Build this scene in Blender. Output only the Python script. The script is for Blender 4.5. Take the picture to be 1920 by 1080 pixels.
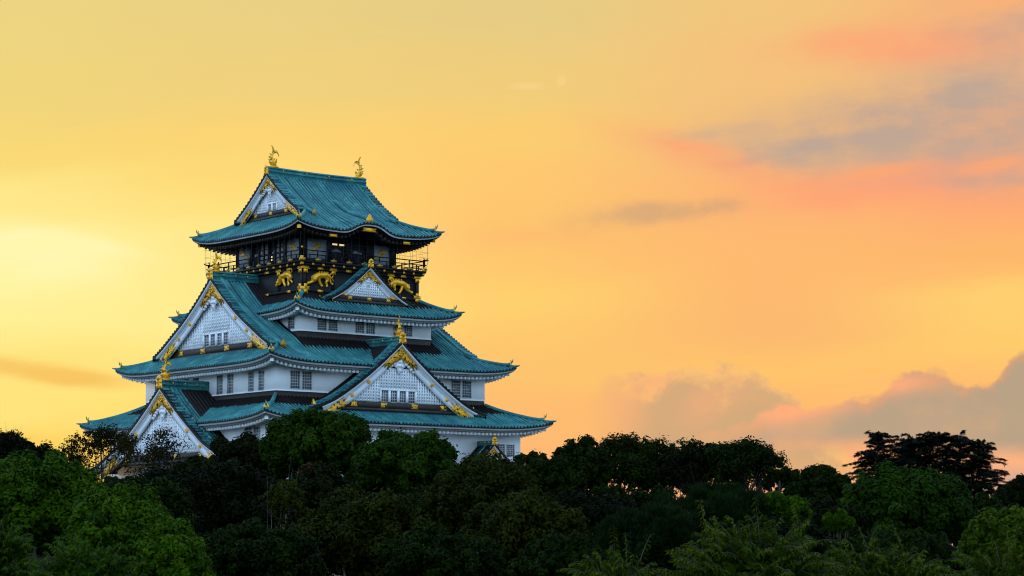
import bpy, math, random
import numpy as np
from math import radians as RAD

for o in list(bpy.data.objects): bpy.data.objects.remove(o)
S = bpy.context.scene
COL = S.collection
random.seed(7)
RNG = np.random.default_rng(11)

# ------------------------------------------------------------------ camera
CAMZ = 14.0
FPX, YAW, PITCH = 4304.57, 0.884952, 0.11496468
CAM = np.array([-171.103, -250.189, CAMZ])
cd = bpy.data.cameras.new('camera'); cam = bpy.data.objects.new('camera', cd); COL.objects.link(cam)
cd.sensor_width = 36.0; cd.lens = FPX * 36.0 / 1920.0
cd.clip_start = 1.0; cd.clip_end = 60000.0
cam.location = CAM.tolist(); cam.rotation_euler = (math.pi / 2 + PITCH, 0, YAW - math.pi / 2)
S.camera = cam
FH = np.array([math.cos(YAW), math.sin(YAW), 0.0]); RT = np.array([math.sin(YAW), -math.cos(YAW), 0.0])
FW = np.array([math.cos(YAW) * math.cos(PITCH), math.sin(YAW) * math.cos(PITCH), math.sin(PITCH)])
UPV = np.cross(RT, FW)

def at(px, py, dist):
    """point seen at photo pixel (px, py), dist metres ahead of the camera (world)"""
    d = FW + RT * (px - 960) / FPX + UPV * (540 - py) / FPX
    return CAM + d * dist / float(d @ FH)

S.render.engine = 'CYCLES'
S.cycles.use_denoising = True
S.cycles.pixel_filter_type = 'BLACKMAN_HARRIS'; S.cycles.filter_width = 1.1
S.cycles.max_bounces = 5; S.cycles.diffuse_bounces = 3; S.cycles.glossy_bounces = 2
S.cycles.transmission_bounces = 3; S.cycles.transparent_max_bounces = 6
S.view_settings.view_transform = 'Standard'; S.view_settings.look = 'None'
S.view_settings.exposure = 0.0; S.view_settings.gamma = 1.0; S.view_settings.use_curve_mapping = False

# ------------------------------------------------------------------ node helper
def srgb(r, g, b):
    f = lambda c: (c / 255 / 12.92) if c / 255 <= 0.04045 else ((c / 255 + 0.055) / 1.055) ** 2.4
    return (f(r), f(g), f(b), 1.0)

class E:
    """tiny expression wrapper over math nodes"""
    def __init__(s, nt, sock): s.nt, s.k = nt, sock
    def _m(s, op, *a, clamp=False):
        n = s.nt.nodes.new('ShaderNodeMath'); n.operation = op; n.use_clamp = clamp
        for i, x in enumerate((s,) + a):
            if isinstance(x, E): s.nt.links.new(x.k, n.inputs[i])
            else: n.inputs[i].default_value = float(x)
        return E(s.nt, n.outputs[0])
    def __add__(s, o): return s._m('ADD', o)
    def __sub__(s, o): return s._m('SUBTRACT', o)
    def __mul__(s, o): return s._m('MULTIPLY', o)
    def __truediv__(s, o): return s._m('DIVIDE', o)
    __radd__ = __add__; __rmul__ = __mul__
    def __pow__(s, o): return s._m('POWER', o)
    def exp(s): return s._m('EXPONENT')
    def max(s, o): return s._m('MAXIMUM', o)
    def min(s, o): return s._m('MINIMUM', o)
    def clamp(s): return s._m('ADD', 0.0, clamp=True)
    def step(s, a, b):
        n = s.nt.nodes.new('ShaderNodeMapRange'); n.interpolation_type = 'SMOOTHSTEP'
        s.nt.links.new(s.k, n.inputs[0]); n.inputs[1].default_value = a; n.inputs[2].default_value = b
        n.inputs[3].default_value = 0; n.inputs[4].default_value = 1
        return E(s.nt, n.outputs[0])

def mixc(nt, fac, a, b, mode='MIX'):
    n = nt.nodes.new('ShaderNodeMix'); n.data_type = 'RGBA'; n.blend_type = mode
    for i, x in ((0, fac), (6, a), (7, b)):
        if isinstance(x, E): nt.links.new(x.k, n.inputs[i])
        elif hasattr(x, 'is_output'): nt.links.new(x, n.inputs[i])
        else: n.inputs[i].default_value = x
    return n.outputs[2]

def ramp(nt, fac, stops, interp='EASE'):
    n = nt.nodes.new('ShaderNodeValToRGB'); n.color_ramp.interpolation = interp
    el = n.color_ramp.elements
    while len(el) > 1: el.remove(el[-1])
    for i, (p, c) in enumerate(sorted(stops, key=lambda q: q[0])):
        e = el[0] if i == 0 else el.new(p)
        e.position = p; e.color = c
    nt.links.new(fac.k if isinstance(fac, E) else fac, n.inputs[0])
    return n.outputs[0]

def noise(nt, vec, scale, detail=4, rough=0.55, lac=2.0):
    n = nt.nodes.new('ShaderNodeTexNoise')
    nt.links.new(vec, n.inputs['Vector']); n.inputs['Scale'].default_value = scale
    n.inputs['Detail'].default_value = detail; n.inputs['Roughness'].default_value = rough
    n.inputs['Lacunarity'].default_value = lac
    return E(nt, n.outputs['Fac'])

# ------------------------------------------------------------------ world: dusk sky
SUN_AZ = YAW + RAD(17.0)          # the sun has just gone down behind the keep, to its left
SUN_EL = RAD(3.0)
BACK_K = 1.0
W = bpy.data.worlds.new('World'); S.world = W; W.use_nodes = True
nt = W.node_tree; nt.nodes.clear()
out = nt.nodes.new('ShaderNodeOutputWorld'); bg = nt.nodes.new('ShaderNodeBackground')
nt.links.new(bg.outputs[0], out.inputs[0])
tc = nt.nodes.new('ShaderNodeTexCoord')
def dot(vec, v):
    n = nt.nodes.new('ShaderNodeVectorMath'); n.operation = 'DOT_PRODUCT'
    nt.links.new(vec, n.inputs[0]); n.inputs[1].default_value = tuple(v)
    return E(nt, n.outputs['Value'])
D = tc.outputs['Generated']
df = dot(D, FH); dr = dot(D, RT); dz = dot(D, (0, 0, 1))
dfc = df.max(0.05)
U0 = dr / dfc / 0.22303           # -1 .. 1 across the western sky
W0 = dz / dfc / 0.24067           # 0 at the horizon, 1 about 13.5 degrees up
cmb = nt.nodes.new('ShaderNodeCombineXYZ')
nt.links.new((U0 * 1.0).k, cmb.inputs[0]); nt.links.new((W0 * 1.9).k, cmb.inputs[1])
n_big = noise(nt, cmb.outputs[0], 2.2, 5, 0.55) - 0.5
cm2 = nt.nodes.new('ShaderNodeCombineXYZ')
nt.links.new((U0 * 1.0 + 3.7).k, cm2.inputs[0]); nt.links.new((W0 * 4.2 - U0 * 0.5).k, cm2.inputs[1])
n_str = noise(nt, cm2.outputs[0], 2.6, 6, 0.58) - 0.5
cm3 = nt.nodes.new('ShaderNodeCombineXYZ')
nt.links.new((U0 * 1.0 + 9.1).k, cm3.inputs[0]); nt.links.new((W0 * 1.25).k, cm3.inputs[1])
n_cum = noise(nt, cm3.outputs[0], 9.0, 8, 0.62) - 0.5
n_bil = noise(nt, cm3.outputs[0], 4.2, 3, 0.5) - 0.5
U = U0 + n_big * 0.10
Wv = W0 + n_str * 0.10
def py(y): return (1036 - y) / 1036
def px(x): return (x - 960) / 960
TAB = {
 0:    [(0,236,212,130),(150,240,213,124),(290,250,217,118),(370,255,231,138),(470,255,246,168),(600,255,240,150),(690,255,228,125),(770,255,228,125),(850,255,212,100),(960,255,190,80)],
 480:  [(0,234,208,130),(150,240,209,125),(250,252,212,116),(330,254,219,120),(450,255,230,135),(600,255,235,142),(720,255,226,122),(800,255,214,102),(960,255,185,85)],
 960:  [(0,230,204,132),(150,240,205,123),(240,252,205,113),(330,254,200,112),(450,254,195,110),(560,255,208,110),(680,253,196,109),(800,254,188,113),(900,255,178,120),(980,245,170,120)],
 1440: [(0,242,198,124),(120,245,194,124),(260,243,188,124),(360,253,182,116),(500,254,186,112),(610,252,185,112),(700,255,196,108),(790,255,186,112),(870,255,176,120),(980,240,165,125)],
 1920: [(0,250,178,120),(120,240,182,130),(250,236,172,130),(370,254,170,116),(480,254,184,108),(560,255,208,112),(640,255,204,108),(740,255,190,112),(850,255,180,130),(900,218,170,140),(980,215,165,140)],
}
wf = Wv.clamp()
cols = [ramp(nt, wf, [(max(0, py(y)), srgb(r, g, b)) for y, r, g, b in v]) for k, v in sorted(TAB.items())]
c = cols[0]
for i, x0 in enumerate((0, 480, 960, 1440)):
    c = mixc(nt, U.step(px(x0), px(x0 + 480)), c, cols[i + 1])

def blob(x, y, rx, ry, tilt=0.0, u=U0, w=W0):
    a = (u - px(x)) / (rx / 960.0); b = (w - py(y) - (u - px(x)) * tilt) / (ry / 1036.0)
    return (a * a + b * b)._m('MULTIPLY', -1.0).exp()
GREY = srgb(182, 164, 152); TAN = srgb(206, 168, 124); PINK = srgb(255, 164, 118)
# pink haze, upper right, and the pink undersides
p = blob(1720, 72, 270, 50) * 1.0 + blob(1330, 285, 190, 38, -0.22) * 0.95 + blob(1690, 335, 300, 44, 0.12) * 0.95 + blob(1000, 440, 140, 18) * .4 + blob(1850, 380, 160, 40) * .5
p = p * (n_str * 2.2 + n_cum * 1.0 + 1.0)
c = mixc(nt, p.step(0.0, 1.35) * 0.92, c, PINK)
# grey mauve bank, upper right
g = blob(1950, 205, 260, 100, 0.05) * 1.7 + blob(1640, 225, 320, 84, 0.16) * 1.0 + blob(1480, 296, 130, 30, -0.22) * 0.6 + blob(1900, 345, 120, 30) * 1.0 + blob(1970, 25, 200, 64) * 1.2 + blob(1340, 242, 130, 16, .1) * .65 + blob(1560, 265, 110, 20, .05) * .5
g = g * (n_str * 2.6 + n_cum * 1.5 + 1.0) * (n_big * 1.2 + 1.0)
c = mixc(nt, g.step(0.05, 2.1) * 0.84, c, GREY)
p = (blob(1290, 268, 90, 12, -.15) + blob(1640, 320, 130, 14, .15) + blob(1870, 305, 70, 16, .2) * 1.2 + blob(1560, 385, 200, 16)*.5) * (n_str * 2.0 + n_cum * 2.0 + 1.0)
c = mixc(nt, p.step(0.15, 1.3) * 0.7, c, srgb(255, 168, 116))
# thin streak right of the roof
g = (blob(1150, 408, 120, 26, 0.12) + blob(1345, 382, 60, 18, 0.05) * 1.0 + blob(1240, 392, 140, 24) * .6) * (n_str * 2.6 + n_cum * 3.0 + 1.0)
c = mixc(nt, g.step(0.0, 1.9) * 0.68, c, srgb(206, 164, 124))
# tan smear low on the left
g = (blob(40, 690, 150, 22, -0.1) + blob(180, 715, 110, 18, -0.06) * 0.8) * (n_str * 2.0 + 1.0)
c = mixc(nt, g.step(0.1, 1.2) * 0.8, c, srgb(247, 190, 92))
# bright veil, left
g = (blob(60, 470, 200, 60, -.12) + blob(170, 455, 120, 16, -.2) * .6 + blob(40, 440, 60, 10, 0) * .4) * (n_str * 2.4 + 1.0)
c = mixc(nt, g.step(0.2, 1.5) * 0.6, c, srgb(255, 250, 190))
# little lit puffs
g = (blob(990, 152, 34, 9) * 1.0 + blob(1054, 141, 10, 12) * 1.1 + blob(1133, 142, 14, 5) * .6) * (n_cum * 5 + 0.9)
c = mixc(nt, g.step(0.25, 1.2) * 0.5, c, srgb(252, 212, 140))
# cumulus banks, low right: a height line over azimuth, broken up by noise
def cumulus(c, pts, base, base_soft, x0, x1, soft0, soft1, body, rim, rimw, amp, pinkspots):
    fc = nt.nodes.new('ShaderNodeFloatCurve'); cv = fc.mapping.curves[0]
    q = [(max(0, min(1, (px(x) + 1) / 2.1)), py(y)) for x, y in pts]
    cv.points[0].location = q[0]; cv.points[1].location = q[-1]
    for a in q[1:-1]: cv.points.new(*a)
    fc.mapping.extend = 'HORIZONTAL'; fc.mapping.update()
    nt.links.new(((U0 + 1.0) / 2.1).clamp().k, fc.inputs['Value'])
    top = E(nt, fc.outputs[0]) + n_cum * amp + n_bil * 0.07
    depth = top - W0
    m = depth.step(0.0, 0.016) * (W0 + n_str * 0.06).step(base - base_soft, base + base_soft)
    m = m * (U0 + n_cum * 0.12).step(px(x0), px(x0) + soft0) * (U0._m('MULTIPLY', -1.0)).step(-px(x1) - soft1, -px(x1))
    col = mixc(nt, (depth + n_cum * 0.11).step(0.0, rimw), rim, body)
    col = mixc(nt, (n_bil * 1.2 + n_cum * 0.8).step(-0.1, 0.5) * 0.65, col, srgb(228, 174, 124))
    for (x, y, rx, ry, tilt, k) in pinkspots:
        col = mixc(nt, blob(x, y, rx, ry, tilt) * k * (n_cum * 2.0 + 1.0), col, srgb(255, 174, 124))
    return mixc(nt, m, c, col)
c = cumulus(c, [(0, 1000), (1060, 900), (1085, 790), (1120, 715), (1200, 695), (1300, 682), (1390, 690), (1440, 712), (1490, 745), (1530, 800), (1900, 1000)],
            py(905), 0.075, 1085, 1560, 0.16, 0.16, srgb(208, 170, 124), srgb(253, 194, 118), 0.06, 0.13,
            [(1150, 760, 70, 70, 0, .55), (1330, 760, 60, 40, .3, .5), (1230, 720, 40, 22, .5, .5)])
c = cumulus(c, [(0, 1000), (1250, 880), (1310, 800), (1420, 775), (1560, 762), (1630, 728), (1690, 700), (1750, 690), (1800, 712), (1860, 700), (1900, 655), (1960, 630)],
            py(842), 0.022, 1260, 2600, 0.22, 0.2, srgb(186, 162, 134), srgb(214, 162, 122), 0.035, 0.085,
            [(1330, 800, 90, 40, .15, 1.1), (1480, 768, 110, 24, .1, 1.1), (1690, 722, 70, 18, .1, .9), (1560, 840, 160, 16, 0, .5)])
# the rest of the dome: Nishita sky plus an unseen blue fill added to light the walls, fading over from the sunset
sky = nt.nodes.new('ShaderNodeTexSky'); sky.sky_type = 'NISHITA'; sky.sun_disc = False
sky.sun_elevation = SUN_EL; sky.sun_rotation = math.pi / 2 - SUN_AZ
sky.air_density = 1.0; sky.dust_density = 0.6; sky.ozone_density = 3.0
skyc = mixc(nt, 1.0, sky.outputs[0], (0.115, 0.115, 0.115, 1), 'MULTIPLY')
dome = mixc(nt, 1.0, skyc, ramp(nt, (dz * 0.5 + 0.5).clamp(), [(0.0, (0.05, 0.06, 0.07, 1)), (0.5, (0.95, 1.40, 1.95, 1)), (0.60, (1.02, 1.50, 2.10, 1)), (0.8, (0.80, 1.15, 1.70, 1)), (1.0, (0.72, 1.04, 1.55, 1))], 'LINEAR'), 'ADD')
side = (dr * -0.18 + df * -0.10 + 1.0)            # the left of the sky holds more light than the right
sc_ = nt.nodes.new('ShaderNodeVectorMath'); sc_.operation = 'SCALE'; nt.links.new(dome, sc_.inputs[0]); nt.links.new(side.k, sc_.inputs['Scale'])
dome = sc_.outputs[0]
front = df.step(0.55, 0.93) * (W0._m('MULTIPLY', -1.0)).step(-2.6, -1.15)
c = mixc(nt, front, dome, c)
nt.links.new(c, bg.inputs[0]); bg.inputs[1].default_value = 1.0
W.cycles.sampling_method = 'MANUAL'; W.cycles.sample_map_resolution = 512

sd = bpy.data.lights.new('sun', 'SUN'); sun = bpy.data.objects.new('sun', sd); COL.objects.link(sun)
sd.energy = 1.6; sd.angle = RAD(0.6); sd.color = (1.0, 0.62, 0.28)
from mathutils import Vector
sv = Vector((math.cos(SUN_AZ) * math.cos(SUN_EL), math.sin(SUN_AZ) * math.cos(SUN_EL), math.sin(SUN_EL)))
sun.rotation_euler = sv.to_track_quat('Z', 'Y').to_euler(); sun.location = (60, 90, 80)

# ------------------------------------------------------------------ materials
def mat(name, base, rough=0.6, metal=0.0, spec=0.3, var=0.15, scale=1.2, bump=0.0, dark=None, darks=None):
    m = bpy.data.materials.new(name); m.use_nodes = True; t = m.node_tree
    b = t.nodes['Principled BSDF']; b.inputs['Roughness'].default_value = rough
    b.inputs['Metallic'].default_value = metal; b.inputs['Specular IOR Level'].default_value = spec
    co = t.nodes.new('ShaderNodeTexCoord').outputs['Object']
    n = noise(t, co, scale, 5, 0.6)
    lo = tuple(x * (1 - var) for x in base) + (1,); hi = tuple(min(1, x * (1 + var)) for x in base) + (1,)
    col = ramp(t, n, [(0.3, lo), (0.7, hi)], 'LINEAR')
    if dark:
        n2 = noise(t, co, darks, 6, 0.65)
        col = mixc(t, n2.step(0.56, 0.72), col, tuple(dark) + (1,))
    t.links.new(col, b.inputs['Base Color'])
    if bump:
        bp = t.nodes.new('ShaderNodeBump'); bp.inputs['Strength'].default_value = bump; bp.inputs['Distance'].default_value = 0.05
        t.links.new(noise(t, co, scale * 8, 4, 0.6).k, bp.inputs['Height']); t.links.new(bp.outputs[0], b.inputs['Normal'])
    return m

def copper_mat():
    m = bpy.data.materials.new('verdigris_copper'); m.use_nodes = True; t = m.node_tree
    b = t.nodes['Principled BSDF']; b.inputs['Roughness'].default_value = 0.6; b.inputs['Specular IOR Level'].default_value = 0.16
    co = t.nodes.new('ShaderNodeTexCoord').outputs['Object']
    n1 = noise(t, co, 0.55, 6, 0.65); n2 = noise(t, co, 2.6, 5, 0.7); n3 = noise(t, co, 0.16, 3, 0.5)
    col = ramp(t, n1, [(0.28, (0.016, 0.088, 0.098, 1)), (0.5, (0.032, 0.160, 0.156, 1)), (0.72, (0.080, 0.275, 0.24, 1))], 'LINEAR')
    col = mixc(t, n3.step(0.5, 0.68) * 0.45, col, (0.012, 0.085, 0.12, 1))
    col = mixc(t, n2.step(0.55, 0.72) * 0.75, col, (0.012, 0.085, 0.11, 1))
    tn = t.nodes.new('ShaderNodeAttribute'); tn.attribute_name = 'tone'
    col = mixc(t, ((E(t, tn.outputs['Fac']) - 0.5) * 0.9 + (n2 - 0.5) * 1.3 + (n1 - 0.5) * 0.6).step(0.08, 0.5) * 0.82, col, (0.005, 0.034, 0.042, 1))
    at_ = t.nodes.new('ShaderNodeAttribute'); at_.attribute_name = 'bare'
    br = (E(t, at_.outputs['Fac']) + (n2 - 0.5) * 0.9 + (E(t, tn.outputs['Fac']) - 0.5) * 0.35)
    bare = ramp(t, n1, [(0.3, (0.0035, 0.0024, 0.0022, 1)), (0.7, (0.010, 0.0065, 0.0055, 1))], 'LINEAR')
    col = mixc(t, br.step(0.40, 0.62), col, bare)
    t.links.new(col, b.inputs['Base Color'])
    return m

def gold_mat(name, pierced=False):
    m = bpy.data.materials.new(name); m.use_nodes = True; t = m.node_tree
    b = t.nodes['Principled BSDF']; b.inputs['Metallic'].default_value = 0.3
    b.inputs['Roughness'].default_value = 0.36
    co = t.nodes.new('ShaderNodeTexCoord').outputs['Object']
    n = noise(t, co, 2.0, 4, 0.6)
    col = ramp(t, n, [(0.3, (0.66, 0.26, 0.004, 1)), (0.7, (0.95, 0.50, 0.012, 1))], 'LINEAR')
    if pierced:
        v = t.nodes.new('ShaderNodeTexVoronoi'); v.feature = 'F1'; t.links.new(co, v.inputs['Vector']); v.inputs['Scale'].default_value = 3.4
        w = noise(t, co, 5.0, 3, 0.6)
        hole = (E(t, v.outputs['Distance']) + (w - 0.5) * 0.35)
        col = mixc(t, hole.step(0.64, 0.74), col, (0.03, 0.02, 0.012, 1))
        bp = t.nodes.new('ShaderNodeBump'); bp.inputs['Strength'].default_value = 0.8; bp.inputs['Distance'].default_value = 0.12
        t.links.new((hole * -1.0).k, bp.inputs['Height']); t.links.new(bp.outputs[0], b.inputs['Normal'])
    else:
        bp = t.nodes.new('ShaderNodeBump'); bp.inputs['Strength'].default_value = 0.4; bp.inputs['Distance'].default_value = 0.06
        t.links.new(noise(t, co, 6.0, 3, 0.5).k, bp.inputs['Height']); t.links.new(bp.outputs[0], b.inputs['Normal'])
    t.links.new(col, b.inputs['Base Color'])
    return m

M = {}
M['copper'] = copper_mat()
M['plaster'] = mat('white_plaster', (0.80, 0.80, 0.79), 0.85, var=0.06, scale=0.35, dark=(0.70, 0.70, 0.69), darks=1.1)
M['trim'] = mat('white_painted_wood', (0.78, 0.79, 0.80), 0.6, var=0.05, scale=1.0)
M['lattice_back'] = mat('shaded_recess_board', (0.15, 0.17, 0.21), 0.8)  # dark grey-blue stands in for shade behind the lattice holes
M['board'] = mat('bluish_white_board', (0.62, 0.64, 0.66), 0.6, var=0.08, scale=1.0); M['latt'] = mat('white_lattice', (0.88, 0.89, 0.90), 0.6, var=0.03)
M['soffit'] = mat('shaded_soffit_plaster', (0.26, 0.26, 0.255), 0.9, var=0.12)  # grey puts the under-eave shade into the plaster colour
M['black'] = mat('black_lacquer', (0.008, 0.007, 0.007), 0.5, spec=0.15, var=0.3)
M['brown'] = mat('dark_brown_timber', (0.026, 0.018, 0.014), 0.6, var=0.35, scale=1.5)
M['dull'] = mat('worn_gilt', (0.36, 0.18, 0.02), 0.45, 0.4, var=0.3); M['gold'] = gold_mat('gilt_metal'); M['filigree'] = gold_mat('gilt_filigree', True)
M['glass'] = mat('window_glass', (0.10, 0.105, 0.115), 0.25, spec=0.4)
M['dglass'] = mat('dark_glass', (0.02, 0.022, 0.028), 0.2, spec=0.4)
M['bars'] = mat('window_bars', (0.46, 0.47, 0.47), 0.7)
M['panel'] = mat('grey_panel', (0.26, 0.29, 0.31), 0.5, var=0.12)
M['stone'] = mat('castle_stone', (0.22, 0.20, 0.17), 0.9, var=0.5, scale=0.7, bump=0.6)
M['wire'] = mat('net_wire', (0.06, 0.05, 0.06), 0.6)
M['cloth'] = mat('dark_cloth', (0.02, 0.02, 0.03), 0.9); M['skin'] = mat('skin', (0.35, 0.2, 0.14), 0.6)
M['hair'] = mat('black_hair', (0.01, 0.01, 0.01), 0.5)
M['shoji'] = mat('pale_screen', (0.30, 0.31, 0.31), 0.7)
lm = bpy.data.materials.new('lit_lamp'); lm.use_nodes = True; t_ = lm.node_tree
b_ = t_.nodes['Principled BSDF']; b_.inputs['Emission Color'].default_value = (1.0, 0.72, 0.22, 1); b_.inputs['Emission Strength'].default_value = 0.8
M['lamp'] = lm

# ------------------------------------------------------------------ mesh builder
ZB = CAMZ - 5.0                      # world height of the castle yard
class MB:
    def __init__(s): s.v = []; s.f = []; s.n = 0; s.a = []; s.t = []
    def add(s, P, F, bare=0.0, tone=0.5):
        P = np.asarray(P, float).reshape(-1, 3)
        s.t.append(np.broadcast_to(np.asarray(tone, float), (len(P),)))
        s.v.append(P); s.a.append(np.broadcast_to(np.asarray(bare, float), (len(P),)))
        for q in (F if isinstance(F, list) else [F]):
            s.f.append(np.asarray(q, int).reshape(len(q), -1) + s.n)
        s.n += len(P)
    def grid(s, P, bare=0.0, tone=0.5):
        P = np.asarray(P, float); a, b = P.shape[:2]
        i = np.arange(a * b).reshape(a, b)
        q = np.stack([i[:-1, :-1], i[1:, :-1], i[1:, 1:], i[:-1, 1:]], -1).reshape(-1, 4)
        if np.ndim(bare): bare = np.asarray(bare).reshape(-1)
        if np.ndim(tone): tone = np.repeat(np.asarray(tone), b)
        s.add(P.reshape(-1, 3), q, bare, tone)
    def hexa(s, P, bare=0.0):         # 8 corners: 0-3 bottom ring, 4-7 top ring
        s.add(P, [[[0, 3, 2, 1], [4, 5, 6, 7], [0, 1, 5, 4], [1, 2, 6, 5], [2, 3, 7, 6], [3, 0, 4, 7]]], bare)
    def box(s, fr, u0, u1, d0, d1, z0, z1, bare=0.0):
        s.hexa([fr(u, d, z) for z in (z0, z1) for (u, d) in ((u0, d0), (u1, d0), (u1, d1), (u0, d1))], bare)
    def sweep(s, path, sec, side=None, closed=True, bare=0.0, caps=True):
        """section points (a, b): a along the horizontal side vector, b up; sec may be one per path point"""
        path = np.asarray(path, float); n = len(path)
        T = np.gradient(path, axis=0)
        rings = []
        for k in range(n):
            if side is None:
                sd_ = np.cross(T[k], (0, 0, 1)); sd_ /= max(1e-6, np.linalg.norm(sd_))
            else: sd_ = np.asarray(side)
            sc = sec[k] if np.ndim(sec) == 3 else sec
            rings.append([path[k] + sd_ * a + np.array([0, 0, b]) for a, b in sc])
        R = np.asarray(rings)
        if closed: R = np.concatenate([R, R[:, :1]], 1)
        s.grid(R, bare)
        if caps and closed:
            m = R.shape[1] - 1
            s.add(R[0, :m], [[list(range(m))]], bare); s.add(R[-1, :m], [[list(range(m))]], bare)
    def tube(s, path, rad, k=6, bare=0.0):
        path = np.asarray(path, float); n = len(path); rad = np.broadcast_to(np.asarray(rad, float), (n,))
        T = np.gradient(path, axis=0); T /= np.maximum(1e-9, np.linalg.norm(T, axis=1))[:, None]
        ref = np.array([0, 0, 1.0]) if abs(T[0, 2]) < 0.9 else np.array([1.0, 0, 0])
        R = []
        for i in range(n):
            a = np.cross(T[i], ref); a /= max(1e-9, np.linalg.norm(a)); b = np.cross(T[i], a); ref = np.cross(a, T[i]) if False else ref
            th = np.linspace(0, 2 * np.pi, k + 1)
            R.append(path[i] + rad[i] * (np.cos(th)[:, None] * a + np.sin(th)[:, None] * b))
        s.grid(np.asarray(R), bare)
        s.add(R[0][:k], [[list(range(k))]], bare); s.add(R[-1][:k], [[list(range(k))]], bare)
    def prism(s, fr, poly, d0, d1, bare=0.0):
        """outline (u, z) extruded along d"""
        n = len(poly)
        P = [fr(u, d0, z) for u, z in poly] + [fr(u, d1, z) for u, z in poly]
        s.add(P, [[list(range(n))], [list(range(n, 2 * n))], [[i, (i + 1) % n, n + (i + 1) % n, n + i] for i in range(n)]], bare)
    def disc(s, fr, u, z, r, d0, d1, k=12, sq=1.0):
        s.prism(fr, [(u + r * math.cos(i * 2 * math.pi / k), z + sq * r * math.sin(i * 2 * math.pi / k)) for i in range(k)], d0, d1)
    def ball(s, c, r, k=8, sc=(1, 1, 1)):
        th = np.linspace(0, 2 * np.pi, k + 1); ph = np.linspace(-np.pi / 2, np.pi / 2, k // 2 + 2)
        s.grid(np.stack([c[0] + sc[0] * r * np.cos(ph)[:, None] * np.cos(th), c[1] + sc[1] * r * np.cos(ph)[:, None] * np.sin(th),
                         c[2] + sc[2] * r * np.sin(ph)[:, None] * np.ones_like(th)], -1))
    def build(s, name, m, parent=None, shift=(0, 0, 0), smooth=False, local=True):
        me = bpy.data.meshes.new(name)
        V = np.concatenate(s.v) + np.asarray(shift, float)
        nf = sum(len(f) for f in s.f)
        loops = np.concatenate([f.reshape(-1) for f in s.f]).astype(np.int32)
        tot = np.concatenate([np.full(len(f), f.shape[1]) for f in s.f]).astype(np.int32)
        st = np.concatenate([[0], np.cumsum(tot)[:-1]]).astype(np.int32)
        me.vertices.add(len(V)); me.vertices.foreach_set('co', V.astype(np.float32).reshape(-1))
        me.loops.add(len(loops)); me.loops.foreach_set('vertex_index', loops)
        me.polygons.add(nf); me.polygons.foreach_set('loop_start', st); me.polygons.foreach_set('loop_total', tot)
        a = np.concatenate(s.a)
        if a.any():
            at_ = me.attributes.new('bare', 'FLOAT', 'POINT'); at_.data.foreach_set('value', a.astype(np.float32))
        t_ = np.concatenate(s.t)
        if np.ptp(t_) > 0:
            at_ = me.attributes.new('tone', 'FLOAT', 'POINT'); at_.data.foreach_set('value', t_.astype(np.float32))
        if smooth: me.polygons.foreach_set('use_smooth', np.ones(nf, bool))
        me.update(calc_edges=True); me.validate()
        me.materials.append(m)
        o = bpy.data.objects.new(name, me); COL.objects.link(o)
        if parent is not None: o.parent = parent
        return o

def empty(name, loc, label, cat, group=None):
    o = bpy.data.objects.new(name, None); COL.objects.link(o); o.location = loc; o.empty_display_size = 0.5
    o['label'] = label; o['category'] = cat
    if group: o['group'] = group
    return o
def structure(o): o['kind'] = 'structure'; return o

# ------------------------------------------------------------------ the keep
# heights below are measured from the camera's own height (z = 0 there); castle parts are shifted by 5 m so the yard is at 0
keep = empty('castle_keep', (0, 0, ZB), 'white and black Japanese castle keep with stacked green copper roofs and gilt ornaments', 'castle')
SH = (0, 0, 5.0)
def part(mb, name, m, parent=None, smooth=False, label=None):
    o = mb.build(name, m, keep if parent is None else parent, SH, smooth)
    if label: o['label'] = label
    return o
class Multi:
    """several like pieces, each built as a part of its own"""
    def __init__(s): s.l = []
    def new(s): s.l.append(MB()); return s.l[-1]
def parts(mu, name, m, parent=None):
    return [part(q, name, m, parent) for q in mu.l if q.n]
FR = [lambda u, d, z: (u, -d, z), lambda u, d, z: (-d, -u, z), lambda u, d, z: (-u, d, z), lambda u, d, z: (d, u, z)]
FSIDE = [(1, 0, 0), (0, -1, 0), (-1, 0, 0), (0, 1, 0)]
def shiftfr(fr, uc): return lambda u, d, z: fr(u + uc, d, z)

PITCHR = 0.54
RF = np.array([0.0, 0.50, 0.53, 0.75, 0.97]); RH = np.array([0.0, 0.0, 0.13, 0.20, 0.13])
RT_ = np.array([.46, .46, -.13, -.13, -.13])     # troughs get a darker tone than the caps
def rolls(u0, u1):
    """sample positions and roll heights across a run of round tiles"""
    n = max(1, int(round((u1 - u0) / PITCHR))); p = (u1 - u0) / n
    u = (u0 + p * (np.arange(n)[:, None] + RF[None, :])).reshape(-1)
    h = np.tile(RH, n)
    return np.r_[u, u1], np.r_[h, 0.0]

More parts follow.
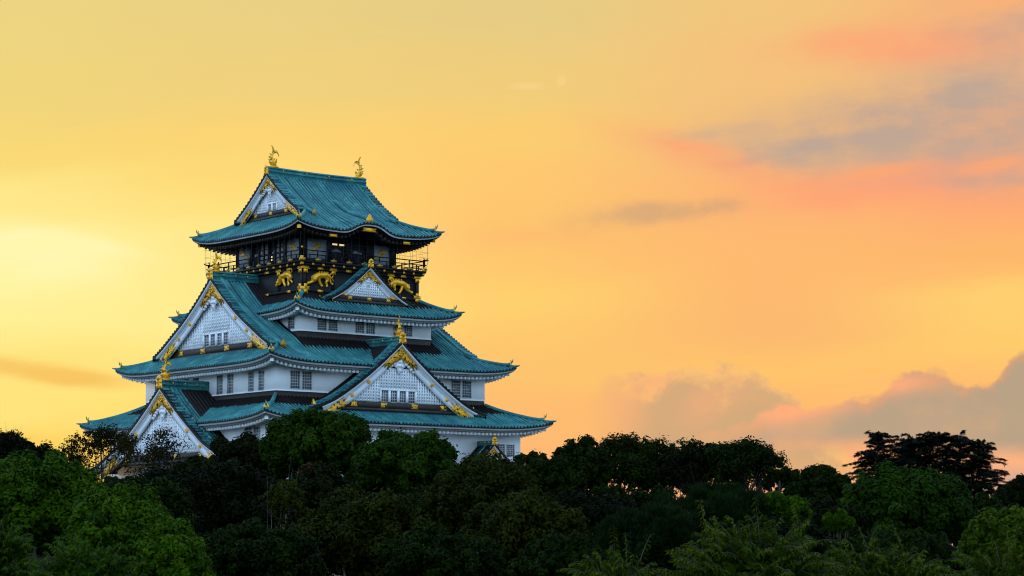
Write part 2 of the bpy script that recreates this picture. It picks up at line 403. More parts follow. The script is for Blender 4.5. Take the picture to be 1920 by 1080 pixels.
def rtone(n):
    return (np.repeat(RNG.random(n // 5 + 1), 5) * .75 + .1 + np.tile(RT_, n // 5 + 1))[:n]
def pl(pts):
    x = np.array([p_[0] for p_ in pts], float); y = np.array([p_[1] for p_ in pts], float)
    # smooth monotone interpolation (Catmull style) sampled densely
    xs = np.linspace(x[0], x[-1], 200)
    mm = np.gradient(y, x); ys = np.empty_like(xs)
    for i, q in enumerate(xs):
        k = min(len(x) - 2, max(0, np.searchsorted(x, q, 'right') - 1)); h = x[k + 1] - x[k]; t = (q - x[k]) / h
        ys[i] = (2*t**3-3*t**2+1)*y[k] + (t**3-2*t**2+t)*h*mm[k] + (-2*t**3+3*t**2)*y[k+1] + (t**3-t**2)*h*mm[k+1]
    sl0 = (ys[1] - ys[0]) / (xs[1] - xs[0]); sl1 = (ys[-1] - ys[-2]) / (xs[-1] - xs[-2])
    def f(q):
        q = np.asarray(q, float)
        r = np.interp(q, xs, ys)
        return np.where(q > x[-1], ys[-1] + (q - x[-1]) * sl1, np.where(q < x[0], ys[0] + (q - x[0]) * sl0, r))
    return f

def shelter(P, box):
    """1 where the eave of the storey above has kept the rain off the copper"""
    if box is None: return np.zeros(P.shape[:-1])
    a, b = box
    e = np.minimum(a - np.abs(P[..., 0]), b - np.abs(P[..., 1]))
    return np.clip(0.5 + e / 0.8, 0, 1)

def frgrid(fr, u, d, z): 
    x, y, zz = fr(u, d, z); return np.stack(np.broadcast_arrays(x, y, zz), -1)

class Roof: pass
def make_roof(gw, bs, ao, bo, prof, lift, pw, box, hip=True, kara=None, ai=None, zcut=0.0, rows=12):
    """hip-and-gable when gw/bs are the gable wall positions; a plain skirt when hip=False"""
    R = Roof(); mb = MB()
    R.__dict__.update(gw=gw, bs=bs, ao=ao, bo=bo, lift=lift, pw=pw)
    kb = (lambda u, d: 0) if kara is None else kara
    def surf(k, u, d):
        """height on face k (0/2 long faces, 1/3 sides) at (u, d)"""
        if k in (0, 2):
            tau = np.clip((d - bs) / (bo - bs), 0, 1); Ut = gw + (ao - gw) * tau; dd = d
        else:
            tau = np.clip((d - gw) / (ao - gw), 0, 1); Ut = bs + (bo - bs) * tau; dd = bs + (bo - bs) * tau
        z = prof(dd) + lift * np.clip(np.abs(u) / Ut, 0, 1.02) ** pw * tau ** 1.5
        if k in (0, 2): z = z + kb(u, d)
        return z
    R.surf = surf
    for k in range(4):
        fr = FR[k]; L = ao if k in (0, 2) else bo; Do = bo if k in (0, 2) else ao
        Li = gw if k in (0, 2) else bs; Di = bs if k in (0, 2) else gw
        u, h = rolls(-L, L)
        tt = np.linspace(0, 1, rows)[None, :]; tn = rtone(len(u))
        def patch(sel, d0):
            uu = u[sel][:, None]; hh = h[sel][:, None]; dd = d0[:, None] + (Do - d0[:, None]) * tt
            z = surf(k, uu, dd) + hh
            P = frgrid(fr, uu, dd, z); bare = shelter(P, box)
            mb.grid(P, bare, tn[sel])
            # dark tile ends hanging over the eave
            e = np.stack([P[:, -1], P[:, -1] + 0], 1); e[:, 1, 2] = surf(k, uu, dd)[:, -1] - 0.16
            mb.grid(e, np.ones(e.shape[:2]))
        if k in (0, 2) and hip:
            c_ = np.abs(u) <= gw
            patch(c_, np.full(c_.sum(), zcut))
            for sgn in (-1, 1):
                w_ = (u * sgn) >= gw - 0.25
                patch(w_, Di + (Do - Di) * np.clip((np.abs(u[w_]) - Li) / (L - Li), 0, 0.999))
        else:
            patch(np.ones(len(u), bool), Di + (Do - Di) * np.clip((np.abs(u) - Li) / (L - Li), 0, 0.999))
    R.mb = mb
    R.hip = lambda tau, sx, sy: np.array([sx * (gw + (ao - gw) * tau), sy * (bs + (bo - bs) * tau), float(prof(bs + (bo - bs) * tau)) + lift * tau ** 1.5])
    return R

def eave(R, parent, overx, overy, dark=False, nrow=90, raf=0.62):
    """fascia boards, soffit and rafter ends round the roof R"""
    w = MB(); dk = MB(); rf = MB()
    for k in range(4):
        fr = FR[k]; L = R.ao if k in (0, 2) else R.bo; Do = R.bo if k in (0, 2) else R.ao
        ov = overy if k in (0, 2) else overx
        u = np.linspace(-L, L, nrow); ze = R.surf(k, u, np.full_like(u, Do))
        def strip(sec):
            P = np.stack([frgrid(fr, u * (L - i) / L, Do - i, ze - q) for i, q in sec], 1)
            return P
        flat = lambda i: np.clip((i - 1.0) / max(0.5, ov - 1.0), 0, 1)
        ze_in = ze.min() if True else ze
        if dark:
            w.grid(strip([(0.02, .17), (0.10, .17), (0.10, .34), (0.2, .34)]))
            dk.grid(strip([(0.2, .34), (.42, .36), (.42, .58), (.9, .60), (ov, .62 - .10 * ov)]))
        else:
            w.grid(strip([(0.02, .16), (0.10, .16), (0.10, .35), (.48, .35)]))
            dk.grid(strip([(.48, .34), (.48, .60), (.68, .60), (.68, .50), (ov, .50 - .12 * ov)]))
        nr = int(2 * (L - 1.0) / raf)
        for j in range(nr + 1):
            uj = -(L - 1.0) + j * 2 * (L - 1.0) / nr
            zj = float(np.interp(uj * L / (L - 0.75), u, ze))
            i1 = min(ov, max(1.2, L - abs(uj)) if abs(uj) > L - ov else ov)
            a = [fr(uj + sx * .12, Do - .74, zj - q) for sx, q in ((-1, 1.0), (1, 1.0), (1, .54), (-1, .54))]
            b = [fr(uj + sx * .12, Do - i1, zj - q + .12 * i1) for sx, q in ((-1, .98), (1, .98), (1, .5), (-1, .5))]
            rf.hexa([a[0], a[1], b[1], b[0], a[3], a[2], b[2], b[3]])
    # hip rafter ends at the four corners
    hbs = Multi()
    for sx in (-1, 1):
        for sy in (-1, 1):
            c0 = R.hip(1.0, sx, sy); n_ = np.array([sx, sy, 0]) / math.sqrt(2)
            p0 = c0 - n_ * 0.95 + np.array([0, 0, -0.78]); p1 = c0 - n_ * 4.2 + np.array([0, 0, -0.75])
            hbs.new().sweep([p1, p0], [(-.22, -.28), (.22, -.28), (.22, .28), (-.22, .28)])
    part(w, 'eave_fascia', M['trim'], parent)
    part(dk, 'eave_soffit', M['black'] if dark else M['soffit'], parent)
    part(rf, 'rafters', M['brown'] if dark else M['trim'], parent)
    parts(hbs, 'hip_rafter', M['brown'] if dark else M['trim'], parent)
    if dark:
        gc = Multi()
        for sx in (-1, 1):
            for sy in (-1, 1):
                c0 = R.hip(1.0, sx, sy); n_ = np.array([sx, sy, 0]) / math.sqrt(2)
                p0 = c0 - n_ * 0.9 + np.array([0, 0, -0.78])
                gc.new().sweep([p0 - n_ * .25, p0 + n_ * .04], [(-.26, -.32), (.26, -.32), (.26, .32), (-.26, .32)])
        parts(gc, 'hip_rafter_cap', M['gold'], parent)

def hips(R, parent, t0=0.0, box=None, wdt=0.42, hgt=0.42, t1=0.86):
    for sx in (-1, 1):
        for sy in (-1, 1):
            mb = MB(); g = MB()
            tt = np.linspace(t0, t1, 12); path = np.array([R.hip(t, sx, sy) for t in tt]); path[:, 2] += 0.02
            path[-1, 2] += .12; path[-2, 2] += .03
            sec = [(-wdt / 2, 0), (-wdt / 2, hgt * .7), (-wdt * .3, hgt), (wdt * .3, hgt), (wdt / 2, hgt * .7), (wdt / 2, 0)]
            mb.sweep(path, sec, bare=.38)
            # upturned horn at the end of the ridge
            n_ = np.array([sx, sy, 0]) / math.sqrt(2); e = path[-1]
            mb.tube([e + np.array([0, 0, hgt * .6]) - n_ * .3, e + n_ * .1 + np.array([0, 0, hgt * .9]), e + n_ * .32 + np.array([0, 0, hgt + .25]), e + n_ * .36 + np.array([0, 0, hgt + .55])], [.16, .14, .08, .02])
            # lower ridge to the tip of the corner
            tt = np.linspace(t1, 1.0, 5); p2 = np.array([R.hip(t, sx, sy) for t in tt]); p2[:, 2] += .02; p2[-1, 2] += .1
            p2 = np.vstack([p2, p2[-1] + n_ * .45 + np.array([0, 0, .16])])
            secs = [[(-q / 2, -.05), (-q / 2, q * .8), (q / 2, q * .8), (q / 2, -.05)] for q in (.34, .34, .34, .34, .26, .06)]
            mb.sweep(p2, np.asarray(secs))
            hp = part(mb, 'hip_ridge', M['copper'], parent)
            fr_ = lambda u, d, z: tuple(e + n_ * d + np.array([-n_[1], n_[0], 0]) * u + np.array([0, 0, z]))
            g.prism(fr_, [(-.30, -.05), (.30, -.05), (.36, .2), (.2, .5), (.1, .55), (.08, .8), (-.08, .8), (-.1, .55), (-.2, .5), (-.36, .2)], .02, .14)
            part(g, 'ridge_end_ornament', M['gold'], keep if parent is None else parent)

def ridge_mesh(mb, fr, uc, d0, d1, z, w=.62, h=1.05, sag=0.0, bare=0.0):
    """stacked tile ridge running outward along d at lateral position uc"""
    n = 9; ds = np.linspace(d0, d1, n)
    sec = [(-w / 2, -.1), (-w / 2, h * .34), (-w * .62, h * .36), (-w * .62, h * .46), (-w * .42, h * .48), (-w * .42, h * .74), (-w * .60, h * .76), (-w * .55, h * .86), (-w * .25, h * .98),
           (0, h * 1.02), (w * .25, h * .98), (w * .55, h * .86), (w * .60, h * .76), (w * .42, h * .74), (w * .42, h * .48), (w * .62, h * .46), (w * .62, h * .36), (w / 2, h * .34), (w / 2, -.1)]
    zz = z - sag * (1 - (2 * (ds - d0) / (d1 - d0) - 1) ** 2)
    P = np.stack([np.stack([np.array(fr(uc + a, d, q + b)) for a, b in sec]) for d, q in zip(ds, zz)])
    mb.grid(P, bare); m = len(sec)
    mb.add(P[0], [[list(range(m))]], bare); mb.add(P[-1], [[list(range(m))]], bare)

def oni_board(fr, d, z, k=1.0, uc=0.0):
    """gilt arched board closing a ridge end"""
    g = MB()
    o = [(-.50, 0), (-.46, .5), (-.42, .95), (-.30, 1.25), (0, 1.4), (.30, 1.25), (.42, .95), (.46, .5), (.50, 0)]
    i = [(.26, 0), (.25, .5), (.20, .85), (0, 1.02), (-.20, .85), (-.25, .5), (-.26, 0)]
    o = [(uc + a * k, z + b * k) for a, b in o]; i = [(uc + a * k, z + b * k) for a, b in i]
    n = len(o); ii = i[::-1]
    # ring as quads
    idx = np.linspace(0, len(ii) - 1, n).round().astype(int)
    for q in range(n - 1):
        g.prism(fr, [o[q], o[q + 1], ii[idx[q + 1]], ii[idx[q]]] if idx[q] != idx[q + 1] else [o[q], o[q + 1], ii[idx[q]]], d, d + .22 * k)
    g.prism(fr, [(uc - .28 * k, z), (uc - .28 * k, z + .8 * k), (uc, z + 1.05 * k), (uc + .28 * k, z + .8 * k), (uc + .28 * k, z)], d - .05, d + .04)
    for a, b, r in ((0, .75, .1), (0, .5, .13), (-.12, .25, .1), (.12, .25, .1), (-.4, .05, .14), (.4, .05, .14), (0, .05, .12)):
        g.disc(fr, uc + a * k, z + b * k, r * k, d, d + .14 * k, 8)
    return g

def shachi(fr, d, z, k=1.0, uc=0.0, inward=-1):
    """gilt dolphin-fish: head on the ridge, body rearing up, forked tail on top. inward = sign of d towards the roof's middle"""
    g = MB(); s = inward
    Pd = [(.55, .10), (.38, .35), (.10, .62), (-.08, .95), (-.12, 1.30), (-.02, 1.65), (.16, 1.95), (.30, 2.2)]
    rad = [.26, .42, .44, .37, .30, .22, .15, .09]
    path = [np.array(fr(uc, d + s * a * k, z + b * k)) for a, b in Pd]
    g.tube(path, [r * k for r in rad], 10)
    g.ball(path[0], .30 * k, 8); g.ball(np.array(fr(uc, d + s * .62 * k, z + .30 * k)), .20 * k, 8)
    def fin(pts, th=.05):
        g.prism(lambda u, dd, zz: fr(uc + dd, d + s * u * k, z + zz * k), pts, -th * k, th * k)
    # two tail lobes: one upright and curling back, one bending forward
    fin([(.05, 1.85), (.30, 1.95), (.40, 2.35), (.30, 2.75), (.10, 3.05), (-.12, 3.12), (.05, 2.8), (.12, 2.4)], .07)
    fin([(.12, 1.75), (.45, 2.02), (.78, 2.12), (1.05, 1.95), (1.18, 1.62), (1.0, 2.28), (.7, 2.48), (.35, 2.4)], .07)
    # dorsal spines and side fins
    for (a, b) in ((-.42, .55), (-.46, .95), (-.42, 1.35), (-.22, 1.75)):
        fin([(a + .12, b - .12), (a - .22, b + .18), (a + .14, b + .16)])
    for sd_ in (-1, 1):
        g.prism(lambda u, dd, zz: fr(uc + sd_ * (.30 * k + .45 * (u) * k), d + s * (.35 + dd) * k, z + zz * k), [(0, .3), (.9, .75), (1.0, 1.15), (.3, .85)], -.05, .05)
    fin([(.35, 1.0), (.62, 1.25), (.30, 1.3)]); fin([(.62, .55), (.95, .72), (.6, .85)])
    g.box(lambda u, dd, zz: fr(uc + u, d + s * dd, z + zz), -.42 * k, .42 * k, -.45 * k, .9 * k, -.12 * k, .08 * k)
    return g

def ribbon(mb, fr, u, z, w, h, d0, d1):
    mb.prism(fr, [(u - w, z - h), (u - w * .70, z), (u - w, z + h), (u + w, z + h), (u + w * .70, z), (u + w, z - h)], d0, d1)

def crest(mb, fr, u, z, r, d0, d1):
    mb.disc(fr, u, z, r, d0, d1, 14)
    for i in range(8):
        a = i * math.pi / 4
        mb.disc(fr, u + r * .78 * math.cos(a), z + r * .78 * math.sin(a), r * .3, d0, d1 + .04, 6)
    mb.disc(fr, u, z, r * .42, d0, d1 + .06, 10)

def window(fr, u0, u1, z0, z1, d, parent, nu=3, nz=5, frame=True, depth=.2):
    """a lattice window set in the face at depth d: frame, dark pane, white glazing bars"""
    f = MB(); t = .07
    for (a0, a1, b0, b1) in ((u0 - t, u0, z0 - t, z1 + t), (u1, u1 + t, z0 - t, z1 + t), (u0, u1, z1, z1 + t), (u0, u1, z0 - t, z0)):
        f.box(fr, a0, a1, d - .05, d + .07, b0, b1)
    for i in range(1, nu):
        u = u0 + (u1 - u0) * i / nu; f.box(fr, u - .034, u + .034, d + .012, d + .05, z0, z1)
    for i in range(1, nz):
        z = z0 + (z1 - z0) * i / nz; f.box(fr, u0, u1, d + .010, d + .045, z - .034, z + .034)
    w = part(f, 'window', M['bars'], parent)
    p_ = MB(); p_.box(fr, u0, u1, d - .04, d + .008, z0, z1)
    part(p_, 'pane', M['glass'], w if parent is None else parent)
    return w

def gable(fr, uc, df_, prof, Wt, Wb, zb, k, own_back=None, box=None, nwin=4, wz=(0, 1.4), ww=2.6, oni=1.0, fish=0.0, ridge=None, pitch_rows=12, studs=True, Ww=None, wall_in=1.5, detail=True, age=0.0, ridge_h=1.05, low=None, dend=0.86):
    """one gable end facing outward along d. prof(t): roof height at lateral distance t; Wt tile half-width, Wb bargeboard half-width, zb foot of the lattice"""
    f0 = shiftfr(fr, uc)
    rt = MB()
    if own_back is not None:
        d, h = rolls(own_back, df_ - 1.0)
        for s in (-1, 1):
            t = np.linspace(0.05, Wt, pitch_rows)[None, :]
            P = frgrid(f0, s * t, d[:, None], prof(t) + h[:, None]); rt.grid(P, shelter(P, box), rtone(len(d)))
            e = np.stack([P[:, -1], P[:, -1]], 1); e[:, 1, 2] -= .3 + h; rt.grid(e, 1.0)
    # verge: short tile rows across, dark edge
    for s in (-1, 1):
        t, h = rolls(0.15, Wt)
        dd = np.array([df_ - 1.25, df_ - .6, df_])[None, :]
        z = prof(t)[:, None] + .16 + h[:, None] * .9 + 0 * dd
        P = frgrid(f0, s * t[:, None], dd, z); b_ = np.zeros(P.shape[:2]); b_[:, -1] = .3; b_ += .12 + age
        q = np.stack([P[-1], P[-1]]); q[1, :, 2] -= .55; rt.grid(q, .6)
        rt.grid(P, np.maximum(b_, shelter(P, box)), rtone(len(t)) + .32)
        e = np.stack([P[:, -1], P[:, -1]], 1); e[:, 1, 2] = prof(t) - .14; rt.grid(e, 1.0)
        e = np.stack([P[:, 0], P[:, 0]], 1); e[:, 1, 2] = prof(t) - .05; rt.grid(e, .6)
        # descending ridge beside the verge
        tt = np.linspace(.3, Wt * dend, 14)
        path = np.array([f0(s * q, df_ - 1.55, float(prof(q)) + .03) for q in tt]); path[-1, 2] += .1
        n_ = np.array(f0(0, 1, 0)) - np.array(f0(0, 0, 0))
        rt.sweep(path, [(-.27 * k, 0), (-.27 * k, .34 * k), (-.17 * k, .5 * k), (.17 * k, .5 * k), (.27 * k, .34 * k), (.27 * k, 0)], side=n_, bare=.34 + age)
        p2 = path + n_ * -.62; rt.sweep(p2[:-1], [(-.20 * k, -.1), (-.20 * k, .26 * k), (.20 * k, .26 * k), (.20 * k, -.1)], side=n_, bare=.28 + age)
    if own_back is not None: roofpart = part(rt, 'gable_roof', M['copper'])
    else: roofpart = part(rt, 'verge', M['copper'])
    gd = Multi()
    for s in (-1, 1):
        q = Wt * dend; z = float(prof(q))
        gd.new().prism(lambda u, d, zz: f0(s * (q + .02 + d), df_ - 1.55 + u, zz), [(-.34 * k, z - .1), (.34 * k, z - .1), (.40 * k, z + .4 * k), (.18 * k, z + .62 * k), (.1 * k, z + .95 * k), (-.1 * k, z + .95 * k), (-.18 * k, z + .62 * k), (-.40 * k, z + .4 * k)], 0, .14 * k)
    if detail: parts(gd, 'ridge_end_ornament', M['gold'] if own_back is not None else M['dull'], roofpart)
    # ridge
    if ridge is not None:
        rm = MB(); ridge_mesh(rm, f0, 0, ridge[0], ridge[1], float(prof(0)) - .02, .62 * max(.7, k), ridge_h, bare=0.42 + age)
        rp = part(rm, 'ridge', M['copper'], roofpart)
        st = Multi()
        for q in np.linspace(ridge[0], ridge[1], 5)[1:-1]:
            for s in (-1, 1):
                st.new().ball(np.array(f0(s * .30 * max(.7, k), q, float(prof(0)) + ridge_h * .58)), .11, 6)
        if detail: parts(st, 'ridge_stud', M['gold'], roofpart)
    # white rim and bargeboard
    bw = 1.32 * k
    rim = MB(); bg_ = MB(); so = MB()
    for s in (-1, 1):
        tt = np.linspace(0, Wb + .35 * k, 24); pz = prof(tt)
        rim.grid(np.stack([frgrid(f0, s * tt, df_ - .10, pz - .14), frgrid(f0, s * tt, df_ - .10, pz - .14 - .24 * k), frgrid(f0, s * tt, df_ - .50, pz - .14 - .24 * k)], 1))
        tt = np.linspace(0, Wb, 24); pz = prof(tt)
        hw = bw * (1 + .12 * tt / Wb)
        top = pz - .14 - .28 * k; bot = top - hw
        bg_.grid(np.stack([frgrid(f0, s * tt, df_ - .46, top + .05), frgrid(f0, s * tt, df_ - .46, top - hw * .30), frgrid(f0, s * tt, df_ - .53, top - hw * .31), frgrid(f0, s * tt, df_ - .53, top - hw * .36),
                           frgrid(f0, s * tt, df_ - .49, top - hw * .37), frgrid(f0, s * tt, df_ - .49, bot), frgrid(f0, s * tt, df_ - .62, bot)], 1))
        tt = np.linspace(0, Wt - .2, 24); pz = prof(tt)
        so.grid(np.stack([frgrid(f0, s * tt, df_ - .08, pz - .15), frgrid(f0, s * tt, df_ - wall_in - .1, pz - .15)], 1))
    gw_ = part(bg_, 'bargeboard', M['board']); part(rim, 'bargeboard_rim', M['trim'], gw_); part(so, 'gable_soffit', M['trim'], gw_)
    # lattice wall
    dw = df_ - wall_in; Ww = Wb - 1.2 * k if Ww is None else Ww
    toph = lambda q: float(prof(abs(q))) - .3
    back = MB(); us = np.linspace(-Ww, Ww, 41)
    back.grid(np.stack([frgrid(f0, us, dw - .145, np.full_like(us, zb - .1)), frgrid(f0, us, dw - .145, np.array([max(zb, toph(q)) for q in us]))], 1))
    la = MB(); st = .42 * max(.8, k); n = int(Ww / st)
    hw_ = ww if nwin else -1
    for i in range(-n, n + 1):
        q = i * st; tz = toph(q)
        if tz <= zb + .2: continue
        if abs(q) < hw_ + .05 and nwin:
            la.box(f0, q - st * .30, q + st * .30, dw - .15, dw, zb + wz[1] + .1, tz)
        else: la.box(f0, q - st * .30, q + st * .30, dw - .15, dw, zb, tz)
    zz = zb + st * .5
    while zz < toph(0) - .4:
        # width of the triangle at this height
        qs = np.linspace(0, Ww, 60); ok = qs[np.array([toph(a) for a in qs]) > zz + .1]
        if len(ok):
            q = ok[-1]
            if nwin and zb + wz[0] - .1 < zz < zb + wz[1] + .15:
                if q > hw_ + .3:
                    la.box(f0, -q, -hw_ - .1, dw - .14, dw - .03, zz - st * .23, zz + st * .23); la.box(f0, hw_ + .1, q, dw - .14, dw - .03, zz - st * .23, zz + st * .23)
            else: la.box(f0, -q, q, dw - .14, dw - .03, zz - st * .23, zz + st * .23)
        zz += st * .98
    lat = part(la, 'gable_lattice', M['latt']); part(back, 'lattice_backing', M['lattice_back'], lat)
    if nwin and detail:
        fm = MB()
        fm.box(f0, -ww - .16, ww + .16, dw - .12, dw + .06, zb + wz[1], zb + wz[1] + .16)
        pw_ = 2 * ww / nwin
        for i in range(nwin + 1):
            q = -ww + i * pw_; wd = .16 if 0 < i < nwin else .10
            fm.box(f0, q - wd, q + wd, dw - .12, dw + .08, zb + wz[0], zb + wz[1])
        part(fm, 'window_frame', M['trim'], lat)
        for i in range(nwin):
            window(f0, -ww + i * pw_ + .18, -ww + (i + 1) * pw_ - .18, zb + wz[0] + .02, zb + wz[1] - .02, dw - .11, lat, 3, 4)
    # beam with gilt fittings
    bm = MB(); bh = .85 * k
    bm.box(f0, -Wb + .55 * k, Wb - .55 * k, dw - .3, dw + .22, zb - bh, zb - .01)
    bm.box(f0, -Wb + .2 * k, Wb - .2 * k, dw - .4, dw + .30, zb - bh - .35, zb - bh)
    be = part(bm, 'gable_beam', M['brown'])
    if not detail: return roofpart
    fit = Multi()
    for q in (-.78, -.27, .27, .78) if k > .7 else ((-.72, 0, .72)):
        ribbon(fit.new(), f0, q * Ww, zb - bh * .5, .55 * k, .30 * k, dw + .2, dw + .29)
    parts(fit, 'beam_fitting', M['filigree'], be)
    # gilt filigree on the bargeboard
    go = MB(); dz_ = df_ - .44
    tp = lambda t, hfrac: (t, float(prof(abs(t))) - .14 - .28 * k - hfrac * bw)
    A = 2.1 * k
    pts = [tp(0, .02)] + [tp(a * A, b) for a, b in ((.35, .05), (.75, .05), (1.15, .10), (1.45, .22), (1.15, .34), (1.32, .52), (.98, .56), (1.10, 1.02), (.82, 1.0))]
    inner = tp(0, 1.25)
    R_ = pts + [tp(.5 * A, 1.04), (0, inner[1] - .05 * k)]
    for s in (-1, 1): go.prism(lambda u, d, z: f0(s * u, d, z), R_, dz_ - .05, dz_ + .08 * k)
    crest(go, f0, 0, pts[0][1] - .62 * bw, .50 * k, dz_ + .02, dz_ + .16 * k)
    B = Wb
    low_ = [tp(B + .1, .99), tp(B + .1, .50), tp(B - 1.6 * k, .14), tp(B - 3.2 * k, .10), tp(B - 2.7 * k, .30), tp(B - 3.9 * k, .42), tp(B - 3.1 * k, .60), tp(B - 4.2 * k, .84), tp(B - 3.5 * k, 1.06), tp(B - 1.8 * k, 1.14)]
    part(go, 'apex_ornament', M['filigree'], gw_)
    lo_ = Multi()
    for s in (-1, 1): lo_.new().prism(lambda u, d, z: f0(s * u, d, z), low_, dz_ - .08, dz_ + .06 * k)
    parts(lo_, 'corner_ornament', M['filigree'], gw_)
    if studs:
        sd_ = Multi()
        for s in (-1, 1):
            for q in ((.42, .5), (.63, .5)) if k > .7 else ():
                u, z = tp(q[0] * Wb, q[1]); crest(sd_.new(), f0, s * u, z, .24 * k, dz_ - .08, dz_ + .08)
        parts(sd_, 'bargeboard_stud', M['gold'], gw_)
    # carved white pendant under the apex
    pe = MB(); z0 = pts[0][1] - 1.15 * bw; d0 = df_ - .55; kk = k * 1.05
    pe.prism(f0, [(0, z0 + .75 * kk), (.62 * kk, z0 - .1 * kk), (.55 * kk, z0 - .7 * kk), (.82 * kk, z0 - 1.1 * kk), (.42 * kk, z0 - 1.35 * kk), (.22 * kk, z0 - 1.9 * kk), (0, z0 - 2.1 * kk),
                  (-.22 * kk, z0 - 1.9 * kk), (-.42 * kk, z0 - 1.35 * kk), (-.82 * kk, z0 - 1.1 * kk), (-.55 * kk, z0 - .7 * kk), (-.62 * kk, z0 - .1 * kk)], d0 - .1, d0)
    for i in range(6):
        a = i * math.pi / 3; pe.disc(f0, .28 * kk * math.cos(a), z0 - .25 * kk + .28 * kk * math.sin(a), .17 * kk, d0, d0 + .12, 8)
    for a, b, r in ((0, -1.0, .22), (-.4, -1.05, .16), (.4, -1.05, .16), (0, -1.6, .14), (-1.0, -.75, .26), (1.0, -.75, .26), (-1.4, -1.05, .22), (1.4, -1.05, .22), (-1.75, -1.4, .2), (1.75, -1.4, .2), (-.8, -.45, .18), (.8, -.45, .18), (-2.1, -1.7, .16), (2.1, -1.7, .16)):
        if toph(a * kk) > z0 + b * kk: pe.disc(f0, a * kk, z0 + b * kk, r * kk, d0 - .12, d0 + .10, 9); pe.disc(f0, a * kk, z0 + b * kk, r * kk * .5, d0 + .1, d0 + .17, 7)
    part(pe, 'gable_pendant', M['trim'], gw_)
    if oni:
        part(oni_board(f0, df_ - .12, float(prof(0)) - .05, oni), 'ridge_end_board', M['gold'], roofpart)
    if fish:
        part(shachi(f0, df_ - .75, float(prof(0)) + ridge_h - .05, fish), 'fish_ornament', M['gold'], smooth=False)
    return roofpart

DRY_C = (11.1, 13.9); DRY_D = (18.2, 17.9)     # reach of the rain shadow: the copper there never turned green
EAVE_A = (11.37, 12.59); EAVE_B = (13.03, 14.81); EAVE_C = (19.2, 18.61); EAVE_D = (22.31, 22.34)
# ---- walls
def wallbox(name, a, b, z0, z1, m, label=None):
    mb = MB(); mb.box(FR[0], -a, a, -b, b, z0, z1); return part(mb, name, m, label=label)
w1 = wallbox('white_wall', 19.5, 19.02, 8.8, 16.6, M['plaster'])
w2 = wallbox('white_wall', 16.34, 15.5, 19.75, 23.4, M['plaster'])
w3 = wallbox('white_wall', 10.37, 11.68, 27.73, 30.6, M['plaster'])
mb = MB()
for a, b, z0, z1 in ((16.30, 15.46, 18.2, 19.745), (10.33, 11.64, 26.0, 27.725)): mb.box(FR[0], -a, a, -b, b, z0, z1)
part(mb, 'wall_plinth', M['brown'])
mb = MB()
for a, b, z in ((16.34, 15.5, 19.75), (10.37, 11.68, 27.73)): mb.box(FR[0], -a - .05, a + .05, -b - .05, b + .05, z - .02, z + .12)
part(mb, 'wall_sill', M['trim'])
# battered stone base
mb = MB()
for i in range(7):
    z0 = -5 + i * 1.98; z1 = z0 + 1.95; e = lambda z: 6.5 * ((9.0 - z) / 14.0) ** 1.5
    for (a0, a1, z_) in ((e(z0), e(z1), (z0, z1)),):
        P = [(sx * (19.9 + q), sy * (19.4 + q), zz) for q, zz in ((a0, z0), (a1, z1)) for sx, sy in ((-1, -1), (1, -1), (1, 1), (-1, 1))]
        mb.hexa(P)
part(mb, 'stone_base', M['stone'])

# ---- roof D, lowest
profD = pl([(15.5, 19.05), (17.5, 17.95), (19.5, 16.98), (21.2, 16.25), (22.34, 15.86)])
RD = make_roof(16.34, 15.5, 22.31, 22.34, profD, 0.95, 6, DRY_D, hip=False)
rD = part(RD.mb, 'roof', M['copper']); eave(RD, rD, 2.85, 3.35); hips(RD, rD, 0.0)
# ---- roof C, hip and gable
profC = pl([(0, 34.9), (3, 32.35), (6.7, 29.65), (9.5, 27.95), (11.7, 26.85), (14, 25.35), (16.3, 24.2), (18.61, 23.2)])
RC = make_roof(15.25, 14.1, 19.2, 18.61, profC, 0.9, 7, DRY_C, hip=True, rows=18)
rC = part(RC.mb, 'roof', M['copper']); eave(RC, rC, 2.9, 3.15); hips(RC, rC, 0.03)
# ---- roof B, skirt under the black storey
profB = pl([(10.5, 32.75), (12, 31.7), (13.4, 30.8), (14.81, 30.1)])
RB = make_roof(9.1, 10.5, 13.03, 14.81, profB, 0.95, 6, (11.0, 12.2), hip=False)
rB = part(RB.mb, 'roof', M['copper']); eave(RB, rB, 2.7, 3.15); hips(RB, rB, 0.0, t1=.82)
# ---- roof A, top
profA = pl([(0, 49.35), (2.4, 47.3), (4.6, 45.6), (6.5, 44.25), (8.1, 43.25), (10, 42.15), (12.59, 40.85)])
def kara(u, d):
    e = np.clip((d - 5.5) / 7.0, 0, 1); e = e * e * (3 - 2 * e)
    return 1.25 * np.exp(-(np.abs(u - .0) / 2.75) ** 3) * e
RA = make_roof(7.0, 7.7, 11.37, 12.59, profA, 0.9, 5, None, hip=True, kara=kara, rows=18)
rA = part(RA.mb, 'roof', M['copper']); eave(RA, rA, 3.8, 4.9, dark=True); hips(RA, rA, 0.03)

